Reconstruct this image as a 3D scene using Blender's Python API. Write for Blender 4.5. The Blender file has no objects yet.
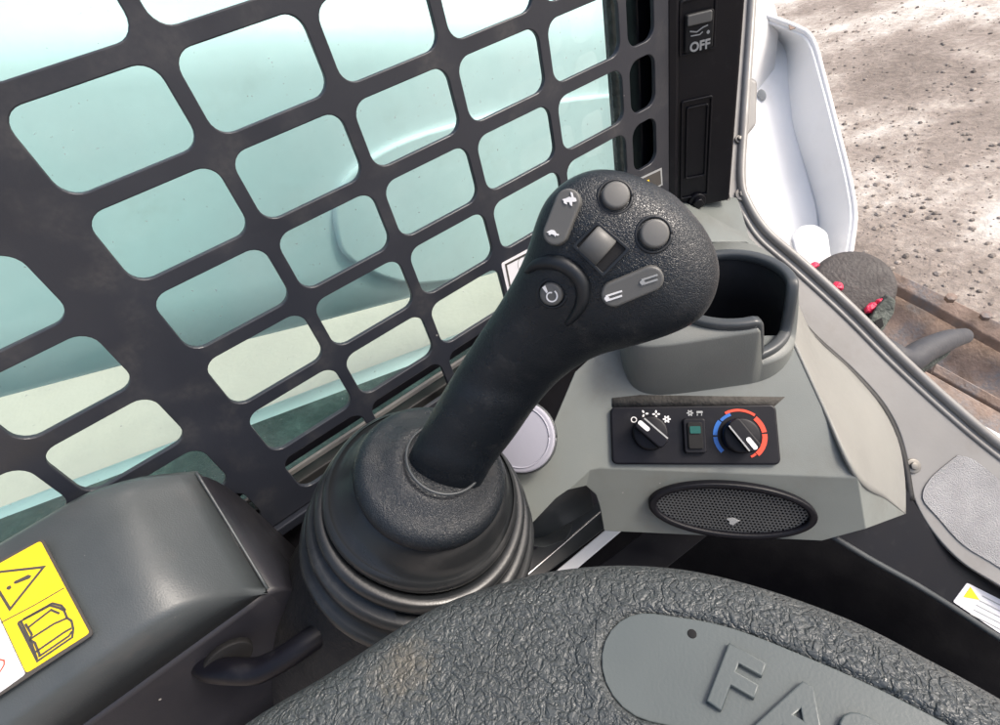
import bpy, bmesh, math, random
from mathutils import Vector, Matrix
from mathutils.bvhtree import BVHTree
random.seed(7)
R = math.radians
SC = bpy.context.scene
COL = SC.collection
# ------------------------------------------------------------------ camera, sky, sun, exposure
F = 530.0
YAW, PITCH, ROLL = R(25.71), R(41.26), R(-16.46)
CF = Vector((math.sin(YAW)*math.cos(PITCH), math.cos(YAW)*math.cos(PITCH), -math.sin(PITCH)))
r0 = Vector((math.cos(YAW), -math.sin(YAW), 0)); u0 = r0.cross(CF)
CR = r0*math.cos(ROLL)+u0*math.sin(ROLL)
CU = -r0*math.sin(ROLL)+u0*math.cos(ROLL)
EYE = Vector((0, 0, 1.6))
cam = bpy.data.cameras.new('camera'); camo = bpy.data.objects.new('camera', cam); COL.objects.link(camo)
m3 = Matrix((CR, CU, -CF)).transposed()
camo.matrix_world = Matrix.Translation(EYE) @ m3.to_4x4()
cam.sensor_width = 36; cam.lens = F*36/1000; cam.clip_start = .01; cam.clip_end = 2000
cam.dof.use_dof = False
SC.camera = camo
SUN_EL, SUN_AZ = R(50), R(-38)          # azimuth measured from +x (front of the machine) towards +y
world = bpy.data.worlds.new('World'); SC.world = world; world.use_nodes = True
wn = world.node_tree
bg = wn.nodes['Background']; sky = wn.nodes.new('ShaderNodeTexSky'); sky.sky_type = 'NISHITA'
sky.sun_disc = False; sky.sun_elevation = SUN_EL; sky.sun_rotation = R(90)-SUN_AZ
sky.dust_density = 6.0; sky.air_density = 1.0; sky.ozone_density = 1.0
wn.links.new(sky.outputs[0], bg.inputs[0]); bg.inputs[1].default_value = 0.15
sun = bpy.data.lights.new('sun', 'SUN'); sun.energy = 1.5; sun.angle = R(14); sun.color = (1, .95, .88)
suno = bpy.data.objects.new('sun', sun); COL.objects.link(suno)
sd = Vector((math.cos(SUN_EL)*math.cos(SUN_AZ), math.cos(SUN_EL)*math.sin(SUN_AZ), math.sin(SUN_EL)))
suno.rotation_euler = (-sd).to_track_quat('-Z', 'Y').to_euler(); suno.location = (0, 0, 6)
SC.view_settings.view_transform = 'Standard'; SC.view_settings.look = 'None'
SC.view_settings.exposure = 0.72; SC.view_settings.gamma = 1
SC.cycles.max_bounces = 8; SC.cycles.transparent_max_bounces = 12

# ------------------------------------------------------------------ geometry helpers
def ray(px, py): return CF + CR*((px-500)/F) - CU*((py-362.5)/F)
def at(px, py, d): return EYE + ray(px, py)*d
def pl(px, py, P, n):
    P = Vector(P); n = Vector(n); d = ray(px, py)
    return EYE + d*((P-EYE).dot(n)/d.dot(n))

def link(name, me, parent=None):
    o = bpy.data.objects.new(name, me); COL.objects.link(o)
    if parent is not None:
        o.parent = parent
        off = parent_world(parent)
        if me is not None: me.transform(Matrix.Translation(-off))
    return o
def parent_world(p):
    v = Vector((0, 0, 0))
    while p is not None:
        v += p.location; p = p.parent
    return v
def empty(name, loc, label, cat, group=None):
    o = bpy.data.objects.new(name, None); COL.objects.link(o); o.location = loc; o.empty_display_size = .02
    return tag(o, label, cat, group)
def tag(o, label=None, cat=None, group=None, kind=None):
    if label: o['label'] = label
    if cat: o['category'] = cat
    if group: o['group'] = group
    if kind: o['kind'] = kind
    return o
def mk(name, verts, faces, mat, parent=None, smooth=True, sub=0, bevel=0, solid=0, bseg=3, recalc=True, sang=None):
    me = bpy.data.meshes.new(name)
    me.from_pydata([tuple(v) for v in verts], [], faces); me.validate()
    if recalc:
        bm = bmesh.new(); bm.from_mesh(me); bmesh.ops.remove_doubles(bm, verts=bm.verts, dist=1e-6)
        bmesh.ops.recalc_face_normals(bm, faces=bm.faces); bm.to_mesh(me); bm.free()
    if mat: me.materials.append(mat)
    o = link(name, me, parent)
    if smooth:
        for p in me.polygons: p.use_smooth = True
    if solid:
        s = o.modifiers.new('s', 'SOLIDIFY'); s.thickness = solid; s.offset = -1
    if bevel:
        b = o.modifiers.new('b', 'BEVEL'); b.width = bevel; b.segments = bseg; b.limit_method = 'ANGLE'; b.angle_limit = R(sang or 20)
        b.harden_normals = smooth
    if sub:
        s = o.modifiers.new('ss', 'SUBSURF'); s.levels = s.render_levels = sub
    return o
def loft(name, rings, mat, parent=None, cap0=True, cap1=True, closed=True, sub=0, **kw):
    n = len(rings[0]); V = [p for r in rings for p in r]; Fc = []
    for i in range(len(rings)-1):
        for j in range(n if closed else n-1):
            k = (j+1) % n
            Fc.append((i*n+j, i*n+k, (i+1)*n+k, (i+1)*n+j))
    if cap0: Fc.append(tuple(range(n)))
    if cap1: Fc.append(tuple((len(rings)-1)*n+j for j in range(n)))
    return mk(name, V, Fc, mat, parent, sub=sub, **kw)
def catmull(P, n):
    out = []
    Q = [P[0]*2-P[1]] + list(P) + [P[-1]*2-P[-2]]
    for i in range(1, len(Q)-2):
        a, b, c, d = Q[i-1:i+3]
        for k in range(n):
            t = k/n
            out.append(.5*((2*b)+(c-a)*t+(2*a-5*b+4*c-d)*t*t+(3*b-a-3*c+d)*t**3))
    out.append(P[-1]); return out
def tube(name, pts, rad, mat, parent=None, n=16, smooth_n=6, flat=1.0, up=None, taper=None):
    P = catmull([Vector(p) for p in pts], smooth_n) if smooth_n > 1 else [Vector(p) for p in pts]
    rings = []; prev = Vector(up) if up else Vector((0.1, .2, 1))
    for i, p in enumerate(P):
        t = (P[min(i+1, len(P)-1)]-P[max(i-1, 0)]).normalized()
        b = (prev - t*prev.dot(t)).normalized()
        if up is None: prev = b
        c = t.cross(b)
        rr = rad if taper is None else rad*taper(i/(len(P)-1))
        rings.append([p + b*math.cos(a)*rr*flat + c*math.sin(a)*rr for a in [2*math.pi*k/n for k in range(n)]])
    return loft(name, rings, mat, parent)
class Plane:
    """local 2-D frame lying on a surface; x,y in metres, z along the normal"""
    def __init__(s, o, n, xdir):
        s.o = Vector(o); s.n = Vector(n).normalized(); x = Vector(xdir); s.x = (x-s.n*x.dot(s.n)).normalized(); s.y = s.n.cross(s.x)
    def p(s, a, b, c=0): return s.o+s.x*a+s.y*b+s.n*c
    def uv(s, P): d = Vector(P)-s.o; return d.dot(s.x), d.dot(s.y)
    def px(s, px, py): return s.uv(pl(px, py, s.o, s.n))
    def mat(s): return Matrix.Translation(s.o) @ Matrix((s.x, s.y, s.n)).transposed().to_4x4()
def curve_mesh(cu):
    t = bpy.data.objects.new('t', cu); COL.objects.link(t)
    dg = bpy.context.evaluated_depsgraph_get(); dg.update()
    me = bpy.data.meshes.new_from_object(t.evaluated_get(dg)); bpy.data.objects.remove(t)
    return me
def flat(name, loops, plane, thick, mat, parent=None, bevel=0, z=0, bseg=2):
    """solid plate with holes: loops of 2-D points; top face at z+thick"""
    cu = bpy.data.curves.new(name, 'CURVE'); cu.dimensions = '2D'; cu.fill_mode = 'BOTH'
    cu.extrude = max(thick/2-bevel, 1e-5); cu.bevel_depth = bevel; cu.bevel_resolution = bseg
    cu.offset = -bevel
    for L in loops:
        s = cu.splines.new('POLY'); s.points.add(len(L)-1); s.use_cyclic_u = True
        for i, (a, b) in enumerate(L): s.points[i].co = (a, b, 0, 1)
    me = curve_mesh(cu); me.name = name
    me.transform(plane.mat() @ Matrix.Translation((0, 0, z+thick/2)))
    me.materials.clear(); me.materials.append(mat)
    for p in me.polygons: p.use_smooth = False
    return link(name, me, parent)
def text(name, body, size, plane, a, b, thick, mat, parent=None, bold=0, rot=0, z=0, bevel=0, sx=1, font=None):
    cu = bpy.data.curves.new(name, 'FONT'); cu.body = body; cu.size = size; cu.extrude = thick/2; cu.offset = bold
    cu.align_x = 'CENTER'; cu.align_y = 'CENTER'; cu.bevel_depth = bevel
    cu.resolution_u = 4
    me = curve_mesh(cu); me.name = name
    me.transform(plane.mat() @ Matrix.Translation((a, b, z+thick/2)) @ Matrix.Rotation(rot, 4, 'Z') @ Matrix.Diagonal((sx, 1, 1, 1)))
    me.materials.clear(); me.materials.append(mat)
    return link(name, me, parent)
def ribbon(name, P, w, plane, z, mat, parent=None, closed=False):
    L, Rr = [], []; n = len(P)
    for i in range(n):
        a = Vector(P[i-1] if (i > 0 or closed) else P[i]); b = Vector(P[(i+1) % n] if (i < n-1 or closed) else P[i]); c = Vector(P[i])
        d1 = (c-a).normalized() if (c-a).length > 1e-9 else (b-c).normalized(); d2 = (b-c).normalized() if (b-c).length > 1e-9 else d1
        t = (d1+d2).normalized() if (d1+d2).length > .05 else d1
        k = w/2/max(.45, t.dot(d1)); L.append(plane.p(c.x-t.y*k, c.y+t.x*k, z)); Rr.append(plane.p(c.x+t.y*k, c.y-t.x*k, z))
    V = L+Rr; Fc = [(i, (i+1) % n, n+(i+1) % n, n+i) for i in range(n if closed else n-1)]
    return mk(name, V, Fc, mat, parent, smooth=False, solid=.0002)
def rrect(x0, y0, x1, y1, r, n=6):
    r = min(r, (x1-x0)/2-1e-6, (y1-y0)/2-1e-6); P = []
    for cx, cy, a0 in ((x1-r, y1-r, 0), (x0+r, y1-r, 90), (x0+r, y0+r, 180), (x1-r, y0+r, 270)):
        for k in range(n+1):
            a = R(a0+90*k/n); P.append((cx+r*math.cos(a), cy+r*math.sin(a)))
    return P
def smooth2(P, n=5): return [tuple(v) for v in catmull([Vector(p) for p in P], n)]
def ell(cx, cy, rx, ry, n=32, a0=0): return [(cx+rx*math.cos(a0+2*math.pi*k/n), cy+ry*math.sin(a0+2*math.pi*k/n)) for k in range(n)]
def rot2(P, a, c=(0, 0)):
    return [(c[0]+(x-c[0])*math.cos(a)-(y-c[1])*math.sin(a), c[1]+(x-c[0])*math.sin(a)+(y-c[1])*math.cos(a)) for x, y in P]
def stroke(P, w):
    """2-D ribbon round an open polyline"""
    L, Rr = [], []
    for i, p in enumerate(P):
        a = Vector(P[max(i-1, 0)]); b = Vector(P[min(i+1, len(P)-1)]); t = (b-a).normalized()
        nx, ny = -t.y*w/2, t.x*w/2
        L.append((p[0]+nx, p[1]+ny)); Rr.append((p[0]-nx, p[1]-ny))
    return L+Rr[::-1]
def round_poly(P, r, n=5):
    out = []
    for i in range(len(P)):
        a, b, c = Vector(P[i-1]), Vector(P[i]), Vector(P[(i+1) % len(P)])
        d1, d2 = (a-b), (c-b); rr = min(r, d1.length*.45, d2.length*.45)
        p, q = b+d1.normalized()*rr, b+d2.normalized()*rr
        for k in range(n+1):
            t = k/n; out.append(tuple(p*(1-t)**2+b*2*t*(1-t)+q*t*t))
    return out
def solid(name, pts, dirv, mat, parent=None, bevel=.002, smooth=True):
    """polygon of 3-D points pushed back along dirv into a closed solid"""
    n = len(pts); V = [Vector(p) for p in pts]+[Vector(p)+Vector(dirv) for p in pts]
    Fc = [tuple(range(n)), tuple(range(2*n-1, n-1, -1))]+[(i, i+n, (i+1) % n+n, (i+1) % n) for i in range(n)]
    return mk(name, V, Fc, mat, parent, bevel=bevel, smooth=smooth)
def disc(name, c, n, r, h, mat, parent=None, bev=.001, seg=32, sides=None, xd=(1, 0, 0), rx=1):
    """short rounded cylinder standing on a surface"""
    pn = Plane(c, n, xd); N = sides or seg
    def ring(rr, z): return [pn.p(rr*rx*math.cos(2*math.pi*k/N), rr*math.sin(2*math.pi*k/N), z) for k in range(N)]
    rings = [ring(r, -.002), ring(r, h-bev)]+[ring(r-bev+bev*math.cos(a), h-bev+bev*math.sin(a)) for a in (R(30), R(60), R(90))]
    return loft(name, rings, mat, parent)
def box(name, c, ax, ay, az, mat, parent=None, bevel=.002):
    c = Vector(c); ax, ay, az = Vector(ax)/2, Vector(ay)/2, Vector(az)/2
    V = [c+ax*i+ay*j+az*k for i in (-1, 1) for j in (-1, 1) for k in (-1, 1)]
    Fc = [(0, 1, 3, 2), (4, 6, 7, 5), (0, 4, 5, 1), (2, 3, 7, 6), (0, 2, 6, 4), (1, 5, 7, 3)]
    return mk(name, V, Fc, mat, parent, bevel=bevel)

# ------------------------------------------------------------------ materials
def nt(m): return m.node_tree.nodes, m.node_tree.links
def mat(name, col, rough=.5, metal=0, spec=.5, grain=0, gscale=900, gdist=.0006, dirt=0, dirtcol=(.35, .32, .28), dscale=18, dlo=.55, dhi=.75,
        var=.12, vscale=9, leather=0, lscale=260, rvar=.1, ridged=False, specks=0, coat=0):
    m = bpy.data.materials.new(name); m.use_nodes = True; N, L = nt(m); b = N['Principled BSDF']
    tc = N.new('ShaderNodeTexCoord')
    b.inputs['Metallic'].default_value = metal; b.inputs['Specular IOR Level'].default_value = spec
    if coat: b.inputs['Coat Weight'].default_value = coat; b.inputs['Coat Roughness'].default_value = .15
    def noise(s, det=4, off=0):
        n = N.new('ShaderNodeTexNoise'); n.inputs['Scale'].default_value = s; n.inputs['Detail'].default_value = det
        L.new(tc.outputs['Object'], n.inputs['Vector']); return n
    def ramp(src, lo, hi, a, b_):
        r_ = N.new('ShaderNodeMapRange'); r_.inputs[1].default_value = lo; r_.inputs[2].default_value = hi
        r_.inputs[3].default_value = a; r_.inputs[4].default_value = b_; L.new(src, r_.inputs[0]); return r_.outputs[0]
    n1 = noise(vscale, 5)
    hsv = N.new('ShaderNodeHueSaturation'); hsv.inputs['Color'].default_value = (*col, 1)
    L.new(ramp(n1.outputs[0], .3, .7, 1-var, 1+var), hsv.inputs['Value']); c_out = hsv.outputs[0]
    if dirt:
        n2 = noise(dscale, 8); n3 = noise(dscale*9, 6)
        mm = N.new('ShaderNodeMath'); mm.operation = 'MULTIPLY'
        L.new(ramp(n2.outputs[0], dlo, dhi, 0, dirt), mm.inputs[0]); L.new(ramp(n3.outputs[0], .35, .65, .3, 1), mm.inputs[1])
        mx = N.new('ShaderNodeMix'); mx.data_type = 'RGBA'; L.new(mm.outputs[0], mx.inputs[0])
        L.new(c_out, mx.inputs[6]); mx.inputs[7].default_value = (*dirtcol, 1); c_out = mx.outputs[2]
    if specks:
        v5 = N.new('ShaderNodeTexVoronoi'); v5.inputs['Scale'].default_value = 70; L.new(tc.outputs['Object'], v5.inputs['Vector'])
        s5 = N.new('ShaderNodeSeparateColor'); L.new(v5.outputs['Color'], s5.inputs[0])
        th = ramp(s5.outputs[0], .93-.1*specks, 1, 0, .075)
        lt = N.new('ShaderNodeMath'); lt.operation = 'LESS_THAN'; L.new(v5.outputs['Distance'], lt.inputs[0]); L.new(th, lt.inputs[1])
        mx = N.new('ShaderNodeMix'); mx.data_type = 'RGBA'; L.new(lt.outputs[0], mx.inputs[0]); L.new(c_out, mx.inputs[6]); mx.inputs[7].default_value = (.32, .31, .29, 1); c_out = mx.outputs[2]
    L.new(c_out, b.inputs['Base Color'])
    n4 = noise(vscale*3, 6); L.new(ramp(n4.outputs[0], .3, .7, max(rough-rvar, .02), rough+rvar), b.inputs['Roughness'])
    nrm = None
    if leather:
        # wrinkled hide: distance to the edges of warped cells, plus a fine pore grain
        w = noise(lscale*.5, 3); vm = N.new('ShaderNodeVectorMath'); vm.operation = 'SCALE'; vm.inputs[3].default_value = 1.6/lscale
        L.new(w.outputs['Color'], vm.inputs[0]); va = N.new('ShaderNodeVectorMath'); va.operation = 'ADD'
        L.new(tc.outputs['Object'], va.inputs[0]); L.new(vm.outputs[0], va.inputs[1])
        vo = N.new('ShaderNodeTexVoronoi'); vo.feature = 'DISTANCE_TO_EDGE'; vo.inputs['Scale'].default_value = lscale; L.new(va.outputs[0], vo.inputs['Vector'])
        vo2 = N.new('ShaderNodeTexVoronoi'); vo2.feature = 'DISTANCE_TO_EDGE'; vo2.inputs['Scale'].default_value = lscale*.45; L.new(va.outputs[0], vo2.inputs['Vector'])
        a = ramp(vo.outputs['Distance'], 0, .18, 0, 1); a2 = ramp(vo2.outputs['Distance'], 0, .12, 0, 1)
        if ridged:
            def crease(sc_, wd, dist):
                n_ = N.new('ShaderNodeTexNoise'); n_.inputs['Scale'].default_value = sc_; n_.inputs['Detail'].default_value = 1.5; n_.inputs['Distortion'].default_value = dist
                L.new(tc.outputs['Object'], n_.inputs['Vector'])
                s1 = N.new('ShaderNodeMath'); s1.operation = 'SUBTRACT'; L.new(n_.outputs[0], s1.inputs[0]); s1.inputs[1].default_value = .5
                s2 = N.new('ShaderNodeMath'); s2.operation = 'ABSOLUTE'; L.new(s1.outputs[0], s2.inputs[0])
                return ramp(s2.outputs[0], 0, wd, 0, 1)
            a2 = crease(lscale, .09, .5); n9 = crease(lscale*1.9, .10, .8)
            m9 = N.new('ShaderNodeMath'); m9.operation = 'MULTIPLY'; L.new(a, m9.inputs[0]); m9.inputs[1].default_value = .35
            a9 = N.new('ShaderNodeMath'); a9.operation = 'MULTIPLY_ADD'; L.new(n9, a9.inputs[0]); a9.inputs[1].default_value = .5; L.new(m9.outputs[0], a9.inputs[2]); a = a9.outputs[0]
        ad = N.new('ShaderNodeMath'); ad.operation = 'ADD'; L.new(a, ad.inputs[0]); L.new(a2, ad.inputs[1])
        bp = N.new('ShaderNodeBump'); bp.inputs['Distance'].default_value = leather; bp.inputs['Strength'].default_value = .9
        L.new(ad.outputs[0], bp.inputs['Height']); nrm = bp.outputs[0]
    if grain:
        g = noise(gscale, 3); bp2 = N.new('ShaderNodeBump'); bp2.inputs['Distance'].default_value = gdist; bp2.inputs['Strength'].default_value = grain
        L.new(g.outputs[0], bp2.inputs['Height'])
        if nrm: L.new(nrm, bp2.inputs['Normal'])
        nrm = bp2.outputs[0]
    if nrm: L.new(nrm, b.inputs['Normal'])
    return m
M = {}
M['screen'] = mat('painted screen steel', specks=0.4, col= (.022, .025, .034), rough=.40, dirt=.35, dirtcol=(.11, .105, .10), dscale=26, dlo=.52, grain=.25, gscale=500, gdist=.0003)
M['grip'] = mat('moulded grip rubber', specks=0.4, col= (.009, .013, .018), rough=.30, leather=.00010, lscale=1000, grain=.3, gscale=1500, gdist=.0002, dirt=.10, dscale=60)
M['gripface'] = mat('smooth grip rubber', (.010, .013, .017), .5, grain=.5, gscale=1600, gdist=.0002)
M['button'] = mat('grey button plastic', specks=0.4, col= (.115, .115, .11), rough=.5, grain=.2, gscale=1200, gdist=.0001)
M['boot'] = mat('bellows rubber', specks=1, col= (.016, .018, .020), rough=.33, grain=.35, gscale=700, gdist=.0002, dirt=.35, dirtcol=(.10, .10, .10), dscale=22)
M['skirt'] = mat('boot skirt cloth', specks=1, col= (.008, .008, .009), rough=.7, grain=.8, gscale=260, gdist=.0015, dirt=.4, dirtcol=(.06, .055, .05), dscale=50)
M['black'] = mat('satin black plastic', specks=0.4, col= (.005, .005, .008), rough=.40, spec=.3, grain=.3, gscale=900, gdist=.0001, dirt=.12, dirtcol=(.08, .08, .08), dscale=80, dlo=.6)
M['matblack'] = mat('dull black', (.004, .004, .005), .8)
M['armbox'] = mat('armrest moulding', specks=1, col= (.056, .065, .070), rough=.40, grain=.6, gscale=900, gdist=.00025, dirt=.3, dirtcol=(.14, .12, .11), dscale=20, var=.2)
M['armdark'] = mat('armrest lower moulding', specks=1, col= (.022, .022, .028), rough=.45, grain=.4, gscale=900, gdist=.0002, dirt=.15, dirtcol=(.09, .08, .075), dscale=30)
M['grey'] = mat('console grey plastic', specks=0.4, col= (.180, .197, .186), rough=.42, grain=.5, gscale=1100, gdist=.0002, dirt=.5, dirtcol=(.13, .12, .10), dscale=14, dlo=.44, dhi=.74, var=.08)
M['greylit'] = mat('door-lit console plastic', (.25, .25, .23), .42, grain=.4, gscale=1100, gdist=.0002, dirt=.25, dirtcol=(.2, .18, .15), dscale=18, var=.06)  # console plastic with the door light on the side bevel put into its colour
M['cup'] = mat('cup holder plastic', (.165, .175, .165), .42, grain=.6, gscale=900, gdist=.0003, dirt=.4, dirtcol=(.10, .09, .075), dscale=16)
M['rim'] = mat('dark grey rim', (.055, .062, .066), .38, grain=.3, gscale=900, gdist=.0002, dirt=.2, dirtcol=(.2, .2, .2), dscale=30)
M['frame'] = mat('worn frame paint', (.25, .245, .235), .38, dirt=.55, dirtcol=(.16, .14, .12), dscale=15, dlo=.48, dhi=.8, grain=.2, gscale=300, gdist=.0004)
M['steel'] = mat('bright steel', (.6, .6, .6), .3, metal=.9, dirt=.3, dirtcol=(.2, .15, .1), dscale=40)
M['bolt'] = mat('grey bolt', (.22, .21, .19), .4, metal=.6, dirt=.3, dirtcol=(.1, .07, .05), dscale=100)
M['grit'] = mat('grit tread tape', (.33, .33, .335), .9, grain=1, gscale=700, gdist=.002, var=.15, vscale=30)
M['white'] = mat('white paint', (.80, .81, .82), .42, dirt=.35, dirtcol=(.45, .42, .36), dscale=9, dlo=.55, dhi=.8, grain=.3, gscale=120, gdist=.0006, var=.03)
M['lid'] = mat('pale lid', (.36, .36, .42), .55, grain=.3, gscale=500, gdist=.0002, var=.05)
M['ink'] = mat('white print', (.78, .78, .78), .5, var=.02)
M['inkgrey'] = mat('grey print', (.35, .36, .36), .5, var=.02)
M['blackink'] = mat('black print', (.06, .055, .05), .5, var=.02)
M['yellow'] = mat('yellow decal', (.85, .60, .02), .35, var=.03, grain=.2, gscale=300, gdist=.0002)
M['decal'] = mat('white decal', (.78, .77, .80), .35, var=.03)
M['red'] = mat('red print', (.80, .07, .03), .45, var=.02)
M['blue'] = mat('blue print', (.02, .14, .50), .45, var=.02)
M['green'] = mat('green lens', (.01, .09, .075), .25, var=.02)
M['grease'] = mat('red grease', (.75, .03, .09), .3, grain=1, gscale=150, gdist=.004)
M['rust'] = mat('rusty steel', (.23, .165, .13), .65, dirt=.9, dirtcol=(.17, .17, .18), dscale=14, dlo=.45, dhi=.6, grain=1, gscale=120, gdist=.002, var=.3, vscale=25)
M['cap'] = mat('greasy black casting', (.055, .048, .046), .65, dirt=.5, dirtcol=(.14, .11, .10), dscale=60, grain=1, gscale=160, gdist=.002)
M['hose'] = mat('hose rubber', (.05, .052, .06), .6, dirt=.5, dirtcol=(.16, .15, .14), dscale=30, grain=.5, gscale=150, gdist=.001)
M['plaque'] = mat('bar plaque plastic', (.095, .112, .112), .40, grain=.4, gscale=700, gdist=.0002, dirt=.25, dirtcol=(.25, .26, .25), dscale=16)
M['seal'] = mat('rubber seal', (.02, .02, .02), .55, dirt=.2, dirtcol=(.1, .1, .09), dscale=60)
M['floorm'] = mat('floor mat', (.002, .002, .003), .9, spec=.1, grain=.6, gscale=200, gdist=.001)
M['tyre'] = mat('tyre rubber', (.05, .058, .052), .85, dirt=.9, dirtcol=(.2, .22, .19), dscale=14, dlo=.45, grain=1, gscale=60, gdist=.01)
M['shade'] = mat('cab lining', (.42, .42, .43), .8)
M['dirt'] = mat('packed dirt', (.062, .058, .052), .9, grain=1, gscale=400, gdist=.001, var=.4, vscale=60)
M['mesh'] = mat('speaker mesh', (.095, .10, .105), .4, metal=.3)
# padded bar: big wrinkles, a worn dusty mark
M['pad'] = mat('wrinkled bar padding', (.066, .074, .076), .40, leather=.0008, lscale=150, ridged=True, grain=.4, gscale=1400, gdist=.0002, var=.12, vscale=14,
               dirt=.35, dirtcol=(.16, .15, .13), dscale=13, dlo=.58, dhi=.75)

def glass_mat():
    m = bpy.data.materials.new('green tinted glass'); m.use_nodes = True; N, L = nt(m)
    out = N['Material Output']; N.remove(N['Principled BSDF'])
    t = N.new('ShaderNodeBsdfTransparent'); t.inputs[0].default_value = (.57, .85, .835, 1)
    g = N.new('ShaderNodeBsdfGlossy'); g.inputs['Roughness'].default_value = .03
    fr = N.new('ShaderNodeFresnel'); fr.inputs[0].default_value = 1.3
    mx = N.new('ShaderNodeMixShader'); L.new(fr.outputs[0], mx.inputs[0]); L.new(t.outputs[0], mx.inputs[1]); L.new(g.outputs[0], mx.inputs[2])
    # thin film of dust and dried drops
    d = N.new('ShaderNodeBsdfDiffuse'); d.inputs[0].default_value = (.7, .78, .76, 1)
    tr = N.new('ShaderNodeBsdfTranslucent'); tr.inputs[0].default_value = (.7, .78, .76, 1)
    dm = N.new('ShaderNodeMixShader'); dm.inputs[0].default_value = .6; L.new(d.outputs[0], dm.inputs[1]); L.new(tr.outputs[0], dm.inputs[2])
    tc = N.new('ShaderNodeTexCoord'); n = N.new('ShaderNodeTexNoise'); n.inputs['Scale'].default_value = 9; n.inputs['Detail'].default_value = 8
    L.new(tc.outputs['Object'], n.inputs['Vector'])
    n2 = N.new('ShaderNodeTexNoise'); n2.inputs['Scale'].default_value = 260; n2.inputs['Detail'].default_value = 3; L.new(tc.outputs['Object'], n2.inputs['Vector'])
    r1 = N.new('ShaderNodeMapRange'); r1.inputs[1].default_value = .35; r1.inputs[2].default_value = .75; r1.inputs[3].default_value = .03; r1.inputs[4].default_value = .24; L.new(n.outputs[0], r1.inputs[0])
    r2 = N.new('ShaderNodeMapRange'); r2.inputs[1].default_value = .69; r2.inputs[2].default_value = .75; r2.inputs[3].default_value = 0; r2.inputs[4].default_value = .25; L.new(n2.outputs[0], r2.inputs[0])
    ad = N.new('ShaderNodeMath'); ad.operation = 'ADD'; L.new(r1.outputs[0], ad.inputs[0]); L.new(r2.outputs[0], ad.inputs[1])
    m2 = N.new('ShaderNodeMixShader'); L.new(ad.outputs[0], m2.inputs[0]); L.new(mx.outputs[0], m2.inputs[1]); L.new(dm.outputs[0], m2.inputs[2])
    L.new(m2.outputs[0], out.inputs[0]); return m
M['glass'] = glass_mat()
def ground_mat():
    m = bpy.data.materials.new('dirt and packed snow'); m.use_nodes = True; N, L = nt(m); b = N['Principled BSDF']
    tc = N.new('ShaderNodeTexCoord')
    mp = N.new('ShaderNodeMapping'); mp.inputs['Rotation'].default_value = (0, 0, R(25)); mp.inputs['Scale'].default_value = (1, 1.5, 1)
    L.new(tc.outputs['Object'], mp.inputs['Vector'])
    def noise(s, d, v=None):
        n = N.new('ShaderNodeTexNoise'); n.inputs['Scale'].default_value = s; n.inputs['Detail'].default_value = d; n.inputs['Roughness'].default_value = .65
        L.new(v or mp.outputs[0], n.inputs['Vector']); return n.outputs[0]
    a = noise(.8, 12); f = noise(22, 10, tc.outputs['Object'])
    cr = N.new('ShaderNodeValToRGB'); e = cr.color_ramp.elements
    e[0].position = .36; e[0].color = (.20, .165, .14, 1); e[1].position = .62; e[1].color = (.64, .60, .55, 1)
    k = e.new(.47); k.color = (.30, .255, .22, 1); k = e.new(.53); k.color = (.42, .37, .325, 1)
    L.new(a, cr.inputs[0])
    mr = N.new('ShaderNodeMapRange'); mr.inputs[1].default_value = .3; mr.inputs[2].default_value = .7; mr.inputs[3].default_value = .72; mr.inputs[4].default_value = 1.22; L.new(f, mr.inputs[0])
    h = N.new('ShaderNodeHueSaturation'); L.new(cr.outputs[0], h.inputs['Color']); L.new(mr.outputs[0], h.inputs['Value'])
    L.new(h.outputs[0], b.inputs['Base Color']); b.inputs['Roughness'].default_value = .9
    bp = N.new('ShaderNodeBump'); bp.inputs['Distance'].default_value = .018; L.new(f, bp.inputs['Height']); L.new(bp.outputs[0], b.inputs['Normal'])
    return m
M['ground'] = ground_mat()

# ------------------------------------------------------------------ setting
g = mk('ground', [(-300, -300, 0), (300, -300, 0), (300, 300, 0), (-300, 300, 0)], [(0, 1, 2, 3)], M['ground'], smooth=False); tag(g, kind='structure')
M['paving'] = mat('cream packed sand', (.66, .50, .41), .85, grain=.6, gscale=40, gdist=.004, dirt=.35, dirtcol=(.42, .33, .28), dscale=2.2, var=.08, vscale=2)
pv_ = mk('pavement', [(-6, 1.25, .005), (1.9, 1.25, .005), (2.6, 7.5, .005), (-6, 7.5, .005)], [(0, 1, 2, 3)], M['paving'], smooth=False); tag(pv_, kind='structure')
sv, sf = [], []; rs = random.Random(5)
for i in range(2200):
    while True:
        px_, py_ = rs.uniform(760, 1020), rs.uniform(-10, 360); q_ = pl(px_, py_, (0, 0, 0), (0, 0, 1))
        q_ += Vector((rs.uniform(-.6, .6), rs.uniform(-.6, .6), 0))
        if q_.x < 9: break
    r_ = .004+.012*rs.random()**4; b_ = len(sv); n1 = 6
    for zz, rr_ in ((-.3, .8), (.25, 1), (.7, .55)):
        for k in range(n1):
            a = 2*math.pi*(k+.5*(zz > 0))/n1; q = r_*rr_*rs.uniform(.75, 1.25); sv.append((q_.x+q*math.cos(a)*1.2, q_.y+q*math.sin(a), r_*zz))
    for t_ in (0, 1):
        for k in range(n1): sf.append((b_+t_*n1+k, b_+t_*n1+(k+1) % n1, b_+(t_+1)*n1+(k+1) % n1, b_+(t_+1)*n1+k))
    sf.append(tuple(b_+2*n1+k for k in range(n1)))
M['stone'] = mat('gravel clods', (.26, .225, .195), .9, var=.6, vscale=14)
st_ = mk('gravel', sv, sf, M['stone'], smooth=False); tag(st_, 'loose gravel and frozen clods scattered on the dirt', None, kind='stuff')
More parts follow.
